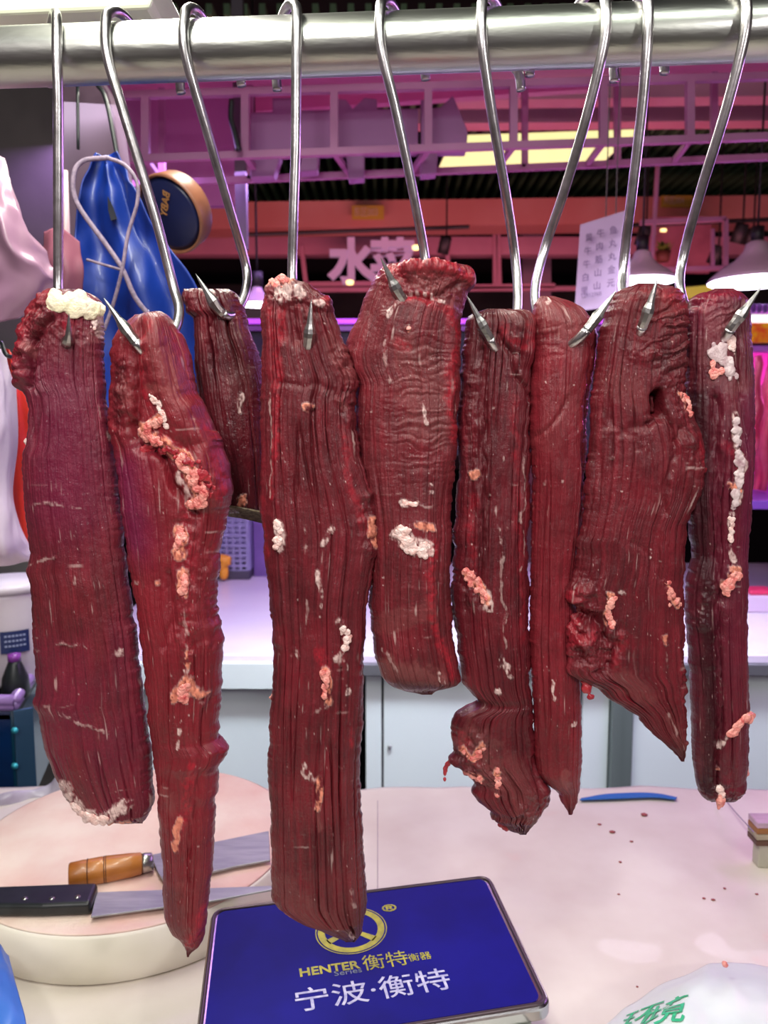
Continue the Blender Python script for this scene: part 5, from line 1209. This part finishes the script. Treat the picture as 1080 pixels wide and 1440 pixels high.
o = MB().prism([PY(964, 404, 3.5), PY(1006, 400, 3.5), PY(1012, 412, 3.5), PY(966, 420, 3.5)], (0, 0.05, 0)).obj('yellow_board', mat('yellow_board', (206, 206, 70), 0.5, emit=0.25)); tag(o, 'yellow green board below the large white pendant lamp', 'board')

# ================================================================== right: lit display case
dc = empty('display_case', (1.75, 3.1, CZ), label='pink lit glass display case hung with meat at the right edge', cat='display case')
Yd = 2.75
def dbox(x0, y0, x1, y1, Y, th, name, m):
    a, c = PY(x0, y1, Y), PY(x1, y0, Y)
    return keep(MB().box(((a.x + c.x) / 2, Y + th / 2, (a.z + c.z) / 2), (c.x - a.x, th, c.z - a.z)).obj(name, m, dc, bevel=0.002), dc)
M_LR = mat('lilac_metal', (186, 110, 220), 0.35, 0.2)
dbox(1045, 428, 1250, 437, Yd, 0.5, 'top_trim', M_LR)
m = MB()
for k in range(24): m.box((PY(1050 + k * 8, 434, Yd).x, Yd - 0.01, PY(1050, 434, Yd).z), (0.006, 0.02, 0.03))
keep(m.obj('trim_ribs', mat('dark_ribs', (90, 40, 120), 0.5), dc), dc)
dbox(1048, 442, 1250, 452, Yd, 0.05, 'lamp_tube', mat('case_tube', (236, 250, 232), 0.4, emit=1.0))
dbox(1048, 454, 1250, 482, Yd, 0.02, 'price_sign', mat('sign_orange', (250, 190, 20), 0.4, 0, (235, 60, 40), 34, emit=0))
dbox(1048, 486, 1250, 494, Yd, 0.06, 'hanging_rail', M_LR)
dbox(1045, 704, 1250, 716, Yd - 0.1, 0.6, 'shelf', mat('purple_shelf', (110, 60, 160), 0.4))
dbox(1040, 496, 1250, 704, Yd + 0.5, 0.03, 'back_panel', mat('hot_pink_panel', (220, 90, 190), 0.5))
M_PM = mat('pink_lit_meat', (226, 90, 130), 0.35, 0, (190, 40, 84), 14, 0.5, 60)
PML = ['short', 'longest', 'broad', 'low slim', 'rightmost']
for i, (px, w_, y0, y1) in enumerate(((1066, 9, 500, 640), (1084, 10, 498, 690), (1104, 10, 500, 660), (1072, 8, 560, 700), (1126, 10, 500, 670))):
    Y = Yd + (0.08, 0.2, 0.08, 0.38, 0.2)[i]; p0, p1 = PY(px, y0, Y), PY(px, y1, Y); Lz = p0.z - p1.z; R = w_ / F * Y
    vs = MB(); pts_ = [p0 + Vector((0.006 * math.sin(k * 1.3 + i), 0, -Lz * k / 12)) for k in range(13)]
    rad = [R * (0.35 + 0.65 * math.sin(math.pi * min(1, (k + 1) / 9) / 2)) * (1 - 0.5 * max(0, (k - 8) / 4)) * (1 + 0.12 * math.sin(k * 2.1 + i)) for k in range(13)]
    vs.tube(pts_, rad, 14); o = vs.obj('hanging_meat', M_PM, None, True)
    tag(o, PML[i] + ' pink lit piece of meat hanging inside the display case at the right edge', 'meat', 'meat pieces in the display case')
for i, (px, py, s) in enumerate(((1070, 758, 0.07), (1150, 745, 0.07))):
    p = PY(px, py, 2.7); r = empty('wrapped_meat_tray', (p.x, 2.7, CZ)); tag(r, 'wrapped tray of red meat on the counter below the display case, %s' % ('the nearer left one' if i == 0 else 'the right one'), 'tray')
    keep(MB().box((p.x, 2.7, CZ + 0.03), (0.12, 0.1, 0.06)).obj('tray', mat('tray_white', (206, 180, 216), 0.4), r, bevel=0.006), r)
    keep(MB().box((p.x, 2.7, CZ + 0.068), (0.09, 0.075, 0.018)).obj('meat_slice', mat('tray_meat', (214, 50, 100), 0.4), r, bevel=0.006), r)

# ================================================================== parts keep their world places under their empties
for o in bpy.data.objects:
    if o.parent and o.parent.type == 'EMPTY' and o.parent is not board:
        o.matrix_parent_inverse = Matrix.Translation(-o.parent.location)
